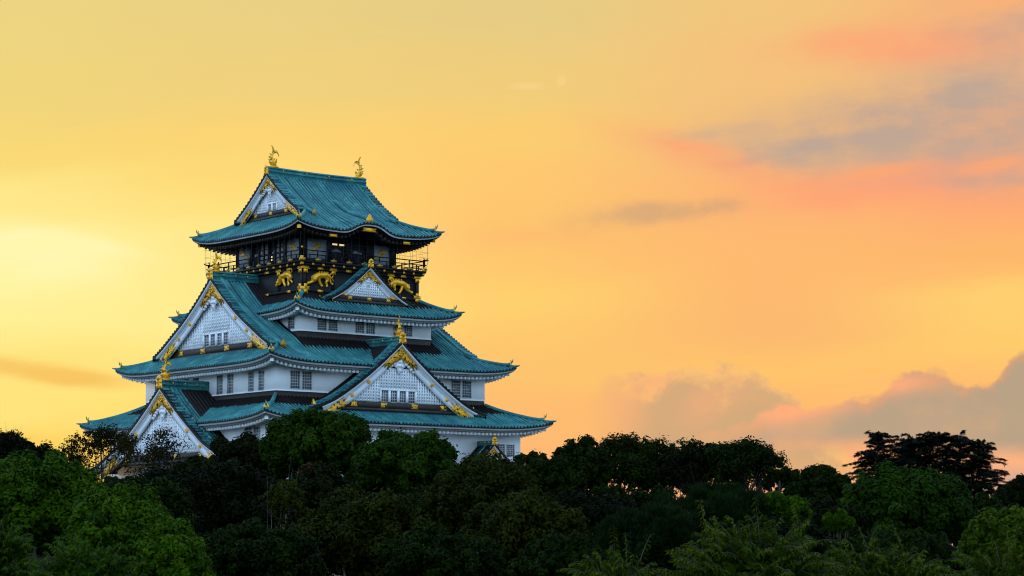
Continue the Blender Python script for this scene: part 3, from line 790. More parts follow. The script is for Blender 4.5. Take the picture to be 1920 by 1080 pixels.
# ---- gables
SIDES = {'L': FR[1], 'R': FR[3], 'F': FR[0], 'B': FR[2]}
profAg = pl([(0, 49.35), (2.4, 47.3), (4.6, 45.6), (6.5, 44.35), (7.4, 43.8), (8.6, 43.3)])
profCg = pl([(0, 34.9), (3, 32.35), (6.7, 29.65), (9.5, 27.95), (11.7, 26.65), (13.2, 25.85), (14.4, 25.35)])
for sgn, fr in (('L', FR[1]), ('R', FR[3])):
    gable(fr, 0, 8.0, profAg, 7.6, 6.7, 44.45, .70, nwin=2, wz=(.05, 1.0), ww=1.1, oni=.85, studs=False, Ww=5.0, wall_in=1.05, dend=1.18, detail=sgn == 'L')
    gable(fr, 0, 16.3, profCg, 14.0, 12.9, 26.25, 1.0, nwin=4, wz=(.12, 1.6), ww=3.1, oni=1.05, fish=.8, Ww=10.6, wall_in=1.1, ridge=(9.0, 16.2), dend=1.05, detail=sgn == 'L')
# top ridge with its two fish
mb = MB(); ridge_mesh(mb, FR[3], 0, -7.9, 7.9, 49.3, .7, 1.1, sag=.12); rp = part(mb, 'ridge', M['copper'], rA)
mu = Multi()
for q in (-5.5, -1.8, 1.8, 5.5):
    for s in (-1,): mu.new().ball(np.array((q, s * .34, 49.3 + .62)), .12, 6)
parts(mu, 'ridge_stud', M['gold'], rA)
part(shachi(FR[1], 7.1, 50.35, .92), 'fish_ornament', M['gold'])
part(shachi(FR[3], 7.1, 50.35, .92), 'fish_ornament', M['gold'])
# short ridge over the curved front eave
for fr in (FR[0], FR[2]):
    mb = MB(); ds = np.linspace(4.4, 12.1, 14)
    path = np.array([fr(0, d, float(RA.surf(0, 0.0, d)) + .02) for d in ds])
    path[0, 2] -= .1
    mb.sweep(path, [(-.26, 0), (-.26, .36), (-.15, .52), (.15, .52), (.26, .36), (.26, 0)])
    part(mb, 'ridge', M['copper'], rA)
mu = Multi()
for fr in (FR[0],):
    z = float(RA.surf(0, 0., 12.1))
    mu.new().prism(fr, [(-.42, z - .1), (.42, z - .1), (.5, z + .4), (.25, z + .65), (.1, z + 1.0), (-.1, z + 1.0), (-.25, z + .65), (-.5, z + .4)], 12.12, 12.28)
    z = float(RA.surf(0, 0., 12.5)) - .85
    ribbon(mu.new(), fr, 0, z, 1.1, .22, 12.0, 12.3)
    for u in (-5.6, 6.0): ribbon(mu.new(), fr, u, 40.1, .55, .16, 12.0, 12.25)
parts(mu, 'eave_ornament', M['gold'], rA)

profDg = pl([(0, 26.2), (3, 23.65), (5.6, 21.65), (8, 20.0), (10.3, 18.65), (12.4, 17.8), (13.6, 17.45)])
profEg = pl([(0, 20.6), (3.5, 17.9), (7.2, 15.35), (10, 13.55), (12.7, 12.3), (15, 11.3), (17.2, 10.5)])
profBg = pl([(0, 36.5), (2, 34.75), (4, 33.25), (5.6, 32.35), (7.2, 31.75)])
for fr in (FR[0], FR[2]):
    gable(fr, 0, 19.5, profDg, 13.4, 11.7, 18.7, .95, own_back=11.7, box=DRY_D, nwin=4, wz=(.05, 1.5), ww=2.75, oni=1.0, fish=.80, Ww=8.9, wall_in=.9, ridge=(11.7, 19.4), ridge_h=.95, dend=.92, age=.10, detail=fr is FR[0])
    gable(fr, 0, 12.6, profBg, 7.1, 5.7, 32.6, .62, own_back=9.5, box=None, nwin=0, oni=.78, Ww=4.2, wall_in=.6, ridge=(9.5, 12.5), ridge_h=.6, dend=.96, detail=fr is FR[0])
for fr in (FR[1], FR[3]):
    gable(fr, 0, 23.5, profEg, 17.0, 14.6, 12.3, 1.0, own_back=16.3, box=(20.8, 30), nwin=4, wz=(.05, 1.5), ww=2.75, oni=1.15, fish=.9, Ww=11.5, wall_in=1.0, ridge=(16.3, 23.4), ridge_h=1.1, dend=.96, age=.16, detail=fr is FR[1])
# porch gable low on the front wall
profP = pl([(0, 13.75), (1.2, 12.6), (2.4, 11.6), (3.4, 10.9), (4.4, 10.4)])
gable(FR[0], 12.5, 22.4, profP, 4.2, 3.3, 10.9, .5, own_back=18.9, box=EAVE_D, nwin=0, oni=.72, Ww=2.4, wall_in=.6, ridge=(18.9, 22.3), ridge_h=.55, studs=False, dend=.96)
mb = MB()
mb.box(FR[0], 9.9, 15.1, 18.9, 21.6, 4.0, 10.95)
part(mb, 'porch_wall', M['plaster'])
mb = MB(); mb.ball(np.array((12.5, -22.35, 14.95)), .14, 6); part(mb, 'ridge_finial', M['gold'])

# ---- windows in the white storeys
def pair(fr, ua, ub, z0, z1, d, gap=.45, parent=None):
    m_ = (ua + ub) / 2
    for a, b in ((ua, m_ - gap / 2), (m_ + gap / 2, ub)): window(fr, a, b, z0, z1, d, parent, 4, 6)
for fr in (FR[0], FR[2]):
    for ua, ub in ((-7.58, -4.63), (-1.73, 1.22), (4.35, 7.2)): pair(fr, ua, ub, 28.0, 29.75, 11.7)
    for ua, ub in ((-14.14, -11.11), (10.85, 14.0)): pair(fr, ua, ub, 20.1, 22.2, 15.52)
    for ua, ub in ((-18.4, -15.6), (15.6, 18.4)): pair(fr, ua, ub, 12.5, 13.95, 19.04)
    window(fr, 6.3, 7.75, 12.6, 13.95, 19.04, None, 4, 5); window(fr, -7.75, -6.3, 12.6, 13.95, 19.04, None, 4, 5)
for fr in (FR[1], FR[3]):
    for ua, ub in ((2.25, 5.94), (9.55, 12.97), (-5.94, -2.25), (-12.97, -9.55)): pair(fr, ua, ub, 19.95, 22.25, 16.36, gap=1.2)
    for ua, ub in ((13.9, 17.1), (-17.1, -13.9)): pair(fr, ua, ub, 12.9, 15.1, 19.52)
    for ua in (9.3, -10.7): window(fr, ua, ua + 1.3, 28.1, 29.75, 10.39, None, 3, 5)

# ---- black storey with tigers
AB, BB = 9.1, 10.5
wb = wallbox('black_wall', AB, BB, 30.5, 36.2, M['black'])
mb = MB()
for k in range(4):
    fr = FR[k]; L = AB if k in (0, 2) else BB; Dd = BB if k in (0, 2) else AB
    for q in (-L + .22, -L * .5, 0, L * .5, L - .22): mb.box(fr, q - .22, q + .22, Dd, Dd + .14, 32.4, 36.1)
    mb.box(fr, -L - .1, L + .1, Dd, Dd + .18, 35.72, 36.15); mb.box(fr, -L - .1, L + .1, Dd, Dd + .16, 32.9, 33.25)
part(mb, 'black_frame', M['black'], wb)
g = MB()
def star(mb, fr, u, z, k, d0):
    ribbon(mb, fr, u, z, .85 * k, .26 * k, d0, d0 + .08)
    mb.prism(fr, [(u - .30 * k, z + .75 * k), (u + .30 * k, z + .75 * k), (u + .24 * k, z), (u - .24 * k, z)], d0, d0 + .1)
    mb.prism(fr, [(u - .36 * k, z - .2 * k), (u + .36 * k, z - .2 * k), (u + .42 * k, z - .95 * k), (u + .16 * k, z - .8 * k), (u, z - .95 * k), (u - .16 * k, z - .8 * k), (u - .42 * k, z - .95 * k)], d0, d0 + .08)
gm = Multi()
for k in range(2):
    fr = FR[k]; L = AB if k in (0, 2) else BB; Dd = BB if k in (0, 2) else AB
    for q in (-.97, -.5, .5, .97): star(gm.new(), fr, q * L, 35.95, .75, Dd + .19)
    for q in (-.97, .97): star(gm.new(), fr, q * L, 33.3, .75, Dd + .19)
    for q in (-.72, -.24, .24, .72):
        ribbon(gm.new(), fr, q * L, 35.95, .48, .17, Dd + .18, Dd + .25); ribbon(gm.new(), fr, q * L, 33.05, .45, .14, Dd + .17, Dd + .23)
parts(gm, 'wall_fitting', M['gold'], wb)

def tiger(fr, uc, z, d, face=-1, rear=0.0, k=1.0):
    """low relief of a crouching tiger, gilt; face -1 looks towards -u"""
    g = MB()
    f = lambda a, b, dd=0.0: np.array(fr(uc - face * a * k * -1 if False else uc + face * -a * k, d + dd * k, z + b * k))
    def limb(pts, rad): 
        n = 10; p_ = np.array(pts, float); t = np.linspace(0, len(p_) - 1, n)
        q = np.stack([np.interp(t, range(len(p_)), p_[:, i]) for i in (0, 1)], 1); r = np.interp(t, range(len(p_)), rad)
        g.tube(np.array([f(a, b, .12) for a, b in q]), r * k, 8)
    limb([(-1.0, .70), (-.5, 1.0), (0, 1.02), (.6, 1.12), (1.15, 1.0)], [.34, .46, .38, .44, .32])        # trunk
    hz = .55 if not rear else .25; hx = -1.25 if not rear else -1.35
    limb([(hx + .1, hz + .05), (-.8, .85)], [.44, .46])                                                   # neck and shoulders
    for i in range(12):                                                                                   # ruff of the head
        a = i * math.pi / 6; g.ball(f(hx + .40 * math.cos(a), hz + .38 * math.sin(a), .22), .10 * k, 6)
    g.ball(f(hx, hz, .28), .33 * k, 10); g.ball(f(hx - .12, hz - .14, .50), .16 * k, 8)
    for e in (-.22, .20): g.ball(f(hx + e, hz + .34, .34), .09 * k, 6); g.ball(f(hx + e * .6 - .06, hz + .06, .58), .045 * k, 5)
    limb([(-1.1, .55), (-1.5, .1), (-2.05, -.1)], [.26, .2, .16]); g.ball(f(-2.1, -.12, .15), .2 * k, 6)   # reaching foreleg
    limb([(-.5, .7), (-.35, .2), (-.05, -.3)], [.28, .2, .15]); g.ball(f(.05, -.34, .15), .18 * k, 6)
    limb([(.75, 1.0), (.95, .5), (.75, .15), (.95, -.3)], [.36, .26, .17, .13]); g.ball(f(.85, -.34, .15), .17 * k, 6)
    limb([(1.15, 1.0), (1.5, .65), (1.35, .3), (1.7, .05)], [.3, .22, .14, .12]); g.ball(f(1.75, .0, .15), .16 * k, 6)
    limb([(1.3, 1.2), (1.75, 1.65), (1.45, 1.95), (1.0, 1.75)] if rear else [(1.3, 1.2), (1.75, 1.55), (1.95, 1.2), (1.65, .75), (2.0, .4)], [.08, .08, .07, .06] if rear else [.08, .08, .07, .07, .05])
    for i in range(6):                                                                                    # stripes as raised ribs
        a = -.35 + i * .27
        limb([(a, 1.6), (a + .08, 1.2), (a + .02, .85)], [.05, .07, .03])
    o = g.build('tiger_relief', M['gold'], keep, SH, True); return o
for fr in (FR[0],):
    tiger(fr, -6.45, 34.05, BB + .16, -1, 0, .95); tiger(fr, 5.85, 34.0, BB + .16, 1, 0, .95)
for fr in (FR[1],):
    tiger(fr, 6.9, 34.2, AB + .16, -1, 1, .92); tiger(fr, -6.9, 34.2, AB + .16, 1, 1, .92)

# ---- balcony
BX, BY = 9.65, 11.05
mb = MB()
mb.box(FR[0], -BX, BX, -BY, BY, 36.12, 36.55); mb.box(FR[0], -BX - .22, BX + .22, -BY - .22, BY + .22, 36.55, 36.78)
deck = part(mb, 'balcony', M['black'])
rl = MB(); gf = Multi(); gs = Multi()
for k in range(4):
    fr = FR[k]; L = BX if k in (0, 2) else BY; Dd = BY if k in (0, 2) else BX
    for z, r, ext in ((38.1, .075, .75), (37.58, .06, .4), (37.08, .06, .3)):
        n = 9; us = np.linspace(-L - ext, L + ext, 25)
        rl.tube([fr(u, Dd, z + (.22 * max(0, abs(u) - L) if z > 38 else 0)) for u in us], r, 6)
    m_ = int(round(2 * L / 1.22))
    for i in range(m_ + 1):
        u = -L + i * 2 * L / m_; w_ = .11 if i in (0, m_) else .06
        rl.box(fr, u - w_, u + w_, Dd - w_, Dd + w_, 36.78, 38.3 if i in (0, m_) else 37.62)
        if i % 2 == 0:
            if k < 2: gf.new().prism(fr, [(u - .5, 37.02), (u - .28, 36.78), (u + .28, 36.78), (u + .5, 37.02), (u + .2, 37.08), (u, 37.25), (u - .2, 37.08)], Dd + .08, Dd + .16)
            rl.box(fr, u - .06, u + .06, Dd - .06, Dd + .06, 37.6, 38.1)
    m_ = int(round(2 * L / 1.55))
    for i in range(m_ + 1):
        u = -L + .1 + i * (2 * L - .2) / m_
        if k < 2: gs.new().box(fr, u - .15, u + .15, Dd + .01, Dd + .08, 36.22, 36.50)
part(rl, 'railing', M['black'], deck); parts(gf, 'rail_fitting', M['dull'], deck); parts(gs, 'balcony_fitting', M['gold'], deck)
g = Multi()
for sx, sy in ((-1, -1), (1, -1), (-1, 1)):
    g.new().ball(np.array((sx * BX, sy * BY, 38.42)), .16, 6)
    for fr, u, d in ((FR[0] if sy < 0 else FR[2], (sx if sy < 0 else -sx) * BX, BY), (FR[1] if sx < 0 else FR[3], (-sy if sx < 0 else sy) * BY, BX)):
        star(g.new(), fr, u, 36.95, .5, d + .1)
parts(g, 'post_ornament', M['gold'], deck)

# ---- top storey
AT, BT = 7.6, 7.66
wt = wallbox('top_wall', AT - .25, BT - .25, 36.7, 42.3, M['black'])
fm = MB()
lay0 = [(-6.55, -3.5, 'bird'), (-2.7, -.55, 'lamp'), (.55, 2.8, 'dark'), (4.0, 6.5, 'bird')]
lay1 = [(-7.0, -4.3, 'bird'), (-3.9, -2.3, 'dark'), (-1.9, .0, 'shoji'), (.4, 1.6, 'dark'), (1.9, 3.6, 'shoji'), (4.45, 7.3, 'bird')]
def bird(fr, u, z, d, s):
    g = MB()
    body = [(-1.0, -.75), (-.55, -.55), (-.1, -.1), (.35, .15), (.75, .2), (1.1, .35), (.8, .42), (.45, .5), (.9, .95), (.3, .75), (-.1, .6), (.1, 1.05), (-.3, .7), (-.35, .25), (-.7, -.15)]
    g.prism(lambda a, dd, zz: fr(u + s * a, dd, z + zz), [(a * .85, b * .85) for a, b in body], d, d + .06); return g
for k in range(4):
    fr = FR[k]; L = AT if k in (0, 2) else BT; Dd = BT if k in (0, 2) else AT
    lay = lay0 if k in (0, 2) else lay1
    edges = [-L] + [q for a in lay for q in a[:2]] + [L]
    for i in range(0, len(edges), 2): fm.box(fr, edges[i], edges[i + 1], Dd - .24, Dd, 36.8, 42.2)
    for a, b, kind in lay:
        fm.box(fr, a, b, Dd - .24, Dd - .01, 40.35, 42.2); fm.box(fr, a, b, Dd - .24, Dd - .01, 36.8, 37.5)
        fm.box(fr, a, b, Dd - .1, Dd + .03, 40.2, 40.38)
        if kind == 'bird':
            p_ = MB(); p_.box(fr, a, b, Dd - .24, Dd - .06, 37.5, 40.3); pp = part(p_, 'painted_panel', M['panel'], wt)
            part(bird(fr, (a + b) / 2, 38.95, Dd - .06, 1 if k in (0, 2) else -1), 'bird_relief', M['gold'], wt)
        elif kind == 'shoji':
            p_ = Multi(); w_ = (b - a) * .3
            for q in (a + .1, b - w_ - .1):
                p_.new().box(fr, q, q + w_, Dd - .24, Dd - .10, 37.5, 40.2)
            parts(p_, 'sliding_screen', M['shoji'], wt)
            p_ = Multi()
            for q in (a + .1, b - w_ - .1):
                for z in (38.1, 38.75, 39.4): p_.new().box(fr, q, q + w_, Dd - .10, Dd - .07, z - .09, z + .09)
            parts(p_, 'screen_rail', M['brown'], wt)
        else:
            p_ = MB(); p_.box(fr, a, b, Dd - .24, Dd - .16, 37.5, 40.3); part(p_, 'top_window', M['dglass'], wt)
            if kind == 'lamp':
                p_ = Multi()
                for q in (a + .15, a + 1.25): p_.new().box(fr, q, q + .75, Dd - .15, Dd - .12, 39.62, 39.84)
                if k == 0: parts(p_, 'ceiling_lamp', M['lamp'], wt)
part(fm, 'top_frame', M['black'], wt)
mu = Multi()
for z in (38.2, 37.8): mu.new().box(FR[1], .8, 1.0, AT - .12, AT - .06, z, z + .2)
parts(mu, 'ceiling_lamp', M['lamp'], wt)
# safety net of thin wires
nt_ = MB(); NX, NY = 9.75, 11.35
for k in range(4):
    fr = FR[k]; L = NX if k in (0, 2) else NY; Dd = NY if k in (0, 2) else NX
    m_ = int(round(2 * L / 1.25))
    for i in range(m_ + 1):
        u = -L + i * 2 * L / m_
        nt_.tube([fr(u, Dd + .3, 41.2), fr(u, Dd + .3, 38.6), fr(u, Dd + .26, 37.8), fr(u, Dd + .12, 37.1), fr(u, Dd - .12, 36.55)], .016, 3)
    for z in (40.2, 39.2, 38.5): nt_.tube([fr(-L - .3, Dd + .3, z), fr(L + .3, Dd + .3, z)], .014, 3)
part(nt_, 'safety_net', M['wire'])

# ------------------------------------------------------------------ visitor on the balcony
def person(loc, rz, label):
    o = empty('person', loc, label, 'person'); o.rotation_euler = (0, 0, rz)
    def skin(name, vs, es, rad, m, par):
        me = bpy.data.meshes.new(name); me.from_pydata(vs, es, [])
        b = bpy.data.objects.new(name, me); COL.objects.link(b); b.parent = par
        md = b.modifiers.new('skin', 'SKIN'); md.use_smooth_shade = True
        for i, r in enumerate(rad): me.skin_vertices[0].data[i].radius = (r, r)
        me.skin_vertices[0].data[0].use_root = True
        b.modifiers.new('sub', 'SUBSURF').render_levels = 1; me.materials.append(m); return b
    vs = [(0, 0, .92), (0, 0, 1.15), (0, 0, 1.38), (0, .02, 1.46), (0, .03, 1.56), (0, .05, 1.66),
          (.19, 0, 1.38), (.27, .08, 1.14), (.20, .30, 1.12), (.16, .40, 1.14), (-.19, 0, 1.38), (-.27, .08, 1.14), (-.20, .30, 1.12), (-.16, .40, 1.14),
          (.10, 0, .88), (.11, .01, .48), (.11, -.02, .08), (.11, .12, .04), (-.10, 0, .88), (-.11, .01, .48), (-.11, -.02, .08), (-.11, .12, .04)]
    es = [(0, 1), (1, 2), (2, 3), (3, 4), (4, 5), (2, 6), (6, 7), (7, 8), (8, 9), (2, 10), (10, 11), (11, 12), (12, 13), (0, 14), (14, 15), (15, 16), (16, 17), (0, 18), (18, 19), (19, 20), (20, 21)]
    rad = [.15, .15, .14, .055, .10, .085, .06, .045, .035, .03, .06, .045, .035, .03, .09, .06, .045, .04, .09, .06, .045, .04]
    skin('body', vs, es, rad, M['cloth'], o)
    h = MB(); h.ball((0, .035, 1.62), .115, 10, (1, 1.05, 1.1)); h.build('hair', M['hair'], o)
    h = MB(); h.ball((0, .09, 1.58), .085, 10, (.95, .8, 1.2)); h.ball((0, .17, 1.565), .018, 6); h.build('face', M['skin'], o)
    for s in (-1, 1):
        h = MB()
        h.ball((s * .16, .44, 1.14), .04, 8, (1, 1.2, .5))
        for i in range(4): h.tube([(s * .16 + (i - 1.5) * .02, .47, 1.14), (s * .16 + (i - 1.5) * .022, .51, 1.135), (s * .16 + (i - 1.5) * .022, .52, 1.11)], [.009, .008, .007], 5)
        h.tube([(s * .16 - s * .035, .43, 1.14), (s * .16 - s * .06, .47, 1.13)], [.011, .008], 5)
        h.build('hand', M['skin'], o)
    return o
person((-9.15, 9.4, CAMZ + 36.79), RAD(90), 'visitor in dark clothes at the balcony rail, left end of the black top storey')

# ------------------------------------------------------------------ ground
def ground_z(x, y):
    s_ = (x - CAM[0]) * FH[0] + (y - CAM[1]) * FH[1]
    t_ = np.clip((s_ - 120.0) / 110.0, 0, 1); t_ = t_ * t_ * (3 - 2 * t_)
    r = np.hypot(x, y); far = np.clip((r - 170) / 160.0, 0, 1); far = far * far * (3 - 2 * far)
    return ZB * t_ * (1 - far)
gx = np.concatenate([-np.geomspace(18000, 330, 14), np.linspace(-320, 320, 81), np.geomspace(330, 18000, 14)])
X, Y = np.meshgrid(gx, gx, indexing='ij')
mb = MB(); mb.grid(np.stack([X, Y, ground_z(X, Y) - .02], -1))
M['earth'] = mat('leaf_litter_ground', (0.020, 0.020, 0.008), 1.0, spec=0.0, var=0.5, scale=0.3)
structure(mb.build('ground', M['earth'], None, smooth=True))

# ------------------------------------------------------------------ trees
def leaf_mat(name, a, b, c=None, trans=0.25):
    m = bpy.data.materials.new(name); m.use_nodes = True; t = m.node_tree
    bs_ = t.nodes['Principled BSDF']; bs_.inputs['Roughness'].default_value = 0.65; bs_.inputs['Specular IOR Level'].default_value = 0.04
    at_ = t.nodes.new('ShaderNodeAttribute'); at_.attribute_name = 'tint'
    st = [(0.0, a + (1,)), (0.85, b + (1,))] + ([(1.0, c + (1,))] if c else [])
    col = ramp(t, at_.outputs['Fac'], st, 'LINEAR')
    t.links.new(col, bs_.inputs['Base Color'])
    tr = t.nodes.new('ShaderNodeBsdfTranslucent'); t.links.new(col, tr.inputs['Color'])
    mx = t.nodes.new('ShaderNodeMixShader'); mx.inputs[0].default_value = trans
    t.links.new(bs_.outputs[0], mx.inputs[1]); t.links.new(tr.outputs[0], mx.inputs[2])
    t.links.new(mx.outputs[0], t.nodes['Material Output'].inputs['Surface'])
    return m
LM = {
 'bright': leaf_mat('bright_green_leaf', (0.0115, 0.0330, 0.0003), (0.0400, 0.0860, 0.0005)),
 'fresh':  leaf_mat('fresh_green_leaf', (0.0150, 0.0320, 0.0005), (0.0500, 0.0800, 0.0010), (0.090, 0.080, 0.006)),
 'camphor': leaf_mat('camphor_leaf', (0.0070, 0.0200, 0.0005), (0.0220, 0.0500, 0.0009)),
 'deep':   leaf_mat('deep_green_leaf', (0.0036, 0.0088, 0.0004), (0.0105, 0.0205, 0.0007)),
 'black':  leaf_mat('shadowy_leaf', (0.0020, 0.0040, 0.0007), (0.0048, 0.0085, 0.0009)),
 'olive':  leaf_mat('olive_leaf', (0.0080, 0.0125, 0.0004), (0.0240, 0.0300, 0.0007)),
 'rust':   leaf_mat('rusty_leaf', (0.0036, 0.0062, 0.0006), (0.0090, 0.0125, 0.0010), (0.046, 0.014, 0.002)),
 'needle': leaf_mat('pine_needle', (0.0032, 0.0090, 0.0014), (0.0090, 0.0205, 0.0030), trans=0.1),
 'cedar':  leaf_mat('cedar_needle', (0.0016, 0.0036, 0.0014), (0.0042, 0.0072, 0.0024), trans=0.05),
 'thin':   leaf_mat('thin_autumn_leaf', (0.0050, 0.0070, 0.0008), (0.0200, 0.0160, 0.0014), trans=0.35),
}
M['bark'] = mat('bark', (0.040, 0.032, 0.025), 0.9, var=0.4, scale=2.0)
M['palebark'] = mat('pale_bark', (0.14, 0.12, 0.10), 0.9, var=0.3, scale=2.0)

def unit(v): return v / np.maximum(1e-9, np.linalg.norm(v, axis=-1, keepdims=True))
def leaves(pos, nrm, tan, hl, hw, tint, bend=0.25):
    """kite-shaped leaves: pos/nrm/tan (n,3), half length and half width (n,)"""
    tan = unit(tan - nrm * np.sum(tan * nrm, -1, keepdims=True)); b = np.cross(nrm, tan)
    hl = np.broadcast_to(hl, (len(pos),))[:, None]; hw = np.broadcast_to(hw, (len(pos),))[:, None]
    V = np.stack([pos - tan * hl, pos + b * hw + nrm * hl * .1, pos + tan * hl - nrm * hl * bend, pos - b * hw + nrm * hl * .1], 1)
    return V.reshape(-1, 3), np.repeat(tint, 4)
def leaf_mesh(name, V, tint, m):
    n = len(V) // 4; me = bpy.data.meshes.new(name)
    me.vertices.add(4 * n); me.vertices.foreach_set('co', V.astype(np.float32).reshape(-1))
    me.loops.add(4 * n); me.loops.foreach_set('vertex_index', np.arange(4 * n, dtype=np.int32))
    me.polygons.add(n); me.polygons.foreach_set('loop_start', np.arange(0, 4 * n, 4, dtype=np.int32)); me.polygons.foreach_set('loop_total', np.full(n, 4, np.int32))
    a = me.attributes.new('tint', 'FLOAT', 'POINT'); a.data.foreach_set('value', np.clip(tint, 0, 1).astype(np.float32))
    me.update(calc_edges=True); me.materials.append(m); return me
def rdir(r, n, zb=0.0):
    v = r.normal(size=(n, 3)); v[:, 2] += zb; return unit(v)

def crown(r, rx, rz, nl, n, leaf, kind='round', lobe=0.34, fill=0.15, zlow=-0.35, ry=None, rag=0.2):
    """leaf cloud of a crown centred at the origin; returns leaves and the lobe centres (for the limbs)"""
    ry = rx if ry is None else ry
    d = rdir(r, nl * 3, 0.35); d = d[d[:, 2] > zlow][:nl]
    ctr = d * np.array([rx, ry, rz]) * r.uniform(.55, .80, (len(d), 1))
    lr = r.uniform(.75, 1.25, len(d)) * lobe * min(rx, rz * 1.3)
    # second level: puffs on every lobe
    npf = 11
    pd = rdir(r, len(d) * npf, .45); pc = np.repeat(ctr, npf, 0) + pd * np.repeat(lr, npf)[:, None] * r.uniform(.55, .95, (len(pd), 1))
    pr = np.repeat(lr, npf) * r.uniform(.20, .52, len(pd))
    ltint = np.repeat(r.uniform(.1, .75, len(d)), npf) + r.normal(0, .10, len(pd))
    w = pr ** 2; w /= w.sum(); k = r.choice(len(pc), n, p=w)
    dd = rdir(r, n, .35)
    rad = pr[k] * (r.uniform(0, 1, n) ** .4) * np.where(r.random(n) < rag, r.uniform(1.0, 1.5, n), 1.0)
    pos = pc[k] + dd * rad[:, None]
    if kind == 'needle':
        tan = unit(dd + np.array([0, 0, .8]) + r.normal(0, .3, (n, 3))); nr = unit(np.cross(tan, rdir(r, n))); hl, hw = leaf * r.uniform(.8, 1.3, n), leaf * .16
    else:
        nr = unit(dd + r.normal(0, .33, (n, 3)) + np.array([0, 0, .30])); tan = rdir(r, n, -.3); hl = leaf * r.uniform(.7, 1.3, n); hw = hl * .5
    V, t = leaves(pos, nr, tan, hl, hw, ltint[k] + r.normal(0, .08, n))
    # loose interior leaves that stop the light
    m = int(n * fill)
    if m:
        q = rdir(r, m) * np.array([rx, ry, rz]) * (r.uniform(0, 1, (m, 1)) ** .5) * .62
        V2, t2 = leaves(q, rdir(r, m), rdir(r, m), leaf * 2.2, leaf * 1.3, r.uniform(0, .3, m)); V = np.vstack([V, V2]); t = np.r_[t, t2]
    return V, t, ctr

def trunk_mesh(r, base, top, rad, targets, limb=.35, twigs=0):
    mb = MB(); n = 9; t = np.linspace(0, 1, n)[:, None]
    mid = (base + top) / 2 + r.normal(0, 1, 3) * np.array([1, 1, 0]) * np.linalg.norm(top - base) * .04
    P = (1 - t) ** 2 * base + 2 * t * (1 - t) * mid + t ** 2 * top
    R = rad * (1 - .72 * t[:, 0]); R[0] *= 1.35
    mb.tube(P, R, 8)
    for c in targets:
        k = r.integers(int(n * .55), n - 1); a = P[k]
        s = np.linspace(0, 1, 6)[:, None]; m = (a + c) / 2 + np.array([0, 0, -.12]) * np.linalg.norm(c - a)
        Q = (1 - s) ** 2 * a + 2 * s * (1 - s) * m + s ** 2 * c
        mb.tube(Q, R[k] * limb * 1.6 * (1 - .8 * s[:, 0]), 5)
        for j in range(twigs):
            e = c + rdir(r, 1, .6)[0] * r.uniform(.12, .3) * np.linalg.norm(top - base) * .5
            mb.tube([Q[3], (Q[3] + e) / 2 + r.normal(0, .08, 3), e], [R[k] * limb * .6, R[k] * limb * .35, R[k] * .05], 4)
    return mb

def make_tree(name, label, base, z_top, z_low, rx, m, seed, nl=26, n=16000, leaf=.32, lean=(0, 0), bark='bark', trad=None, group=None, kind='round', limbs=10, twigs=0, cat='tree', **kw):
    """a tree standing at base (world xyz): crown between z_low and z_top, radius rx"""
    r = np.random.default_rng(seed)
    h = z_top - base[2]; rz = (z_top - z_low) / 2 * .94; cz = (z_top + z_low) / 2 - base[2]
    o = empty(name, tuple(base), label, cat, group)
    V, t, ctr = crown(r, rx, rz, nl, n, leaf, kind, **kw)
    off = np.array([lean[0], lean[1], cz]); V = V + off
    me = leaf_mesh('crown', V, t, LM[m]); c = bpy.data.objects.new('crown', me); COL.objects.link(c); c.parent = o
    sel = ctr[r.permutation(len(ctr))[:limbs]] * .85 + off
    top = off + np.array([0, 0, rz * .25])
    tm = trunk_mesh(r, np.array([0, 0, -.3]), top, trad or max(.12, h * .028), sel, twigs=twigs)
    tm.build('trunk', M[bark], o)
    return o

def tree_px(name, label, px_, top, width, low, dist, m, seed, **kw):
    """place a tree so that its crown's top stands at photo pixel (px_, top), dist metres from the camera"""
    p = at(px_, top, dist); k = dist / FPX
    b = np.array([p[0], p[1], float(ground_z(p[0], p[1]))])
    zl = at(px_, low, dist)[2]
    return make_tree(name, label, b, p[2], max(zl, b[2] + .6), width / 2 * k, m, seed, **kw)


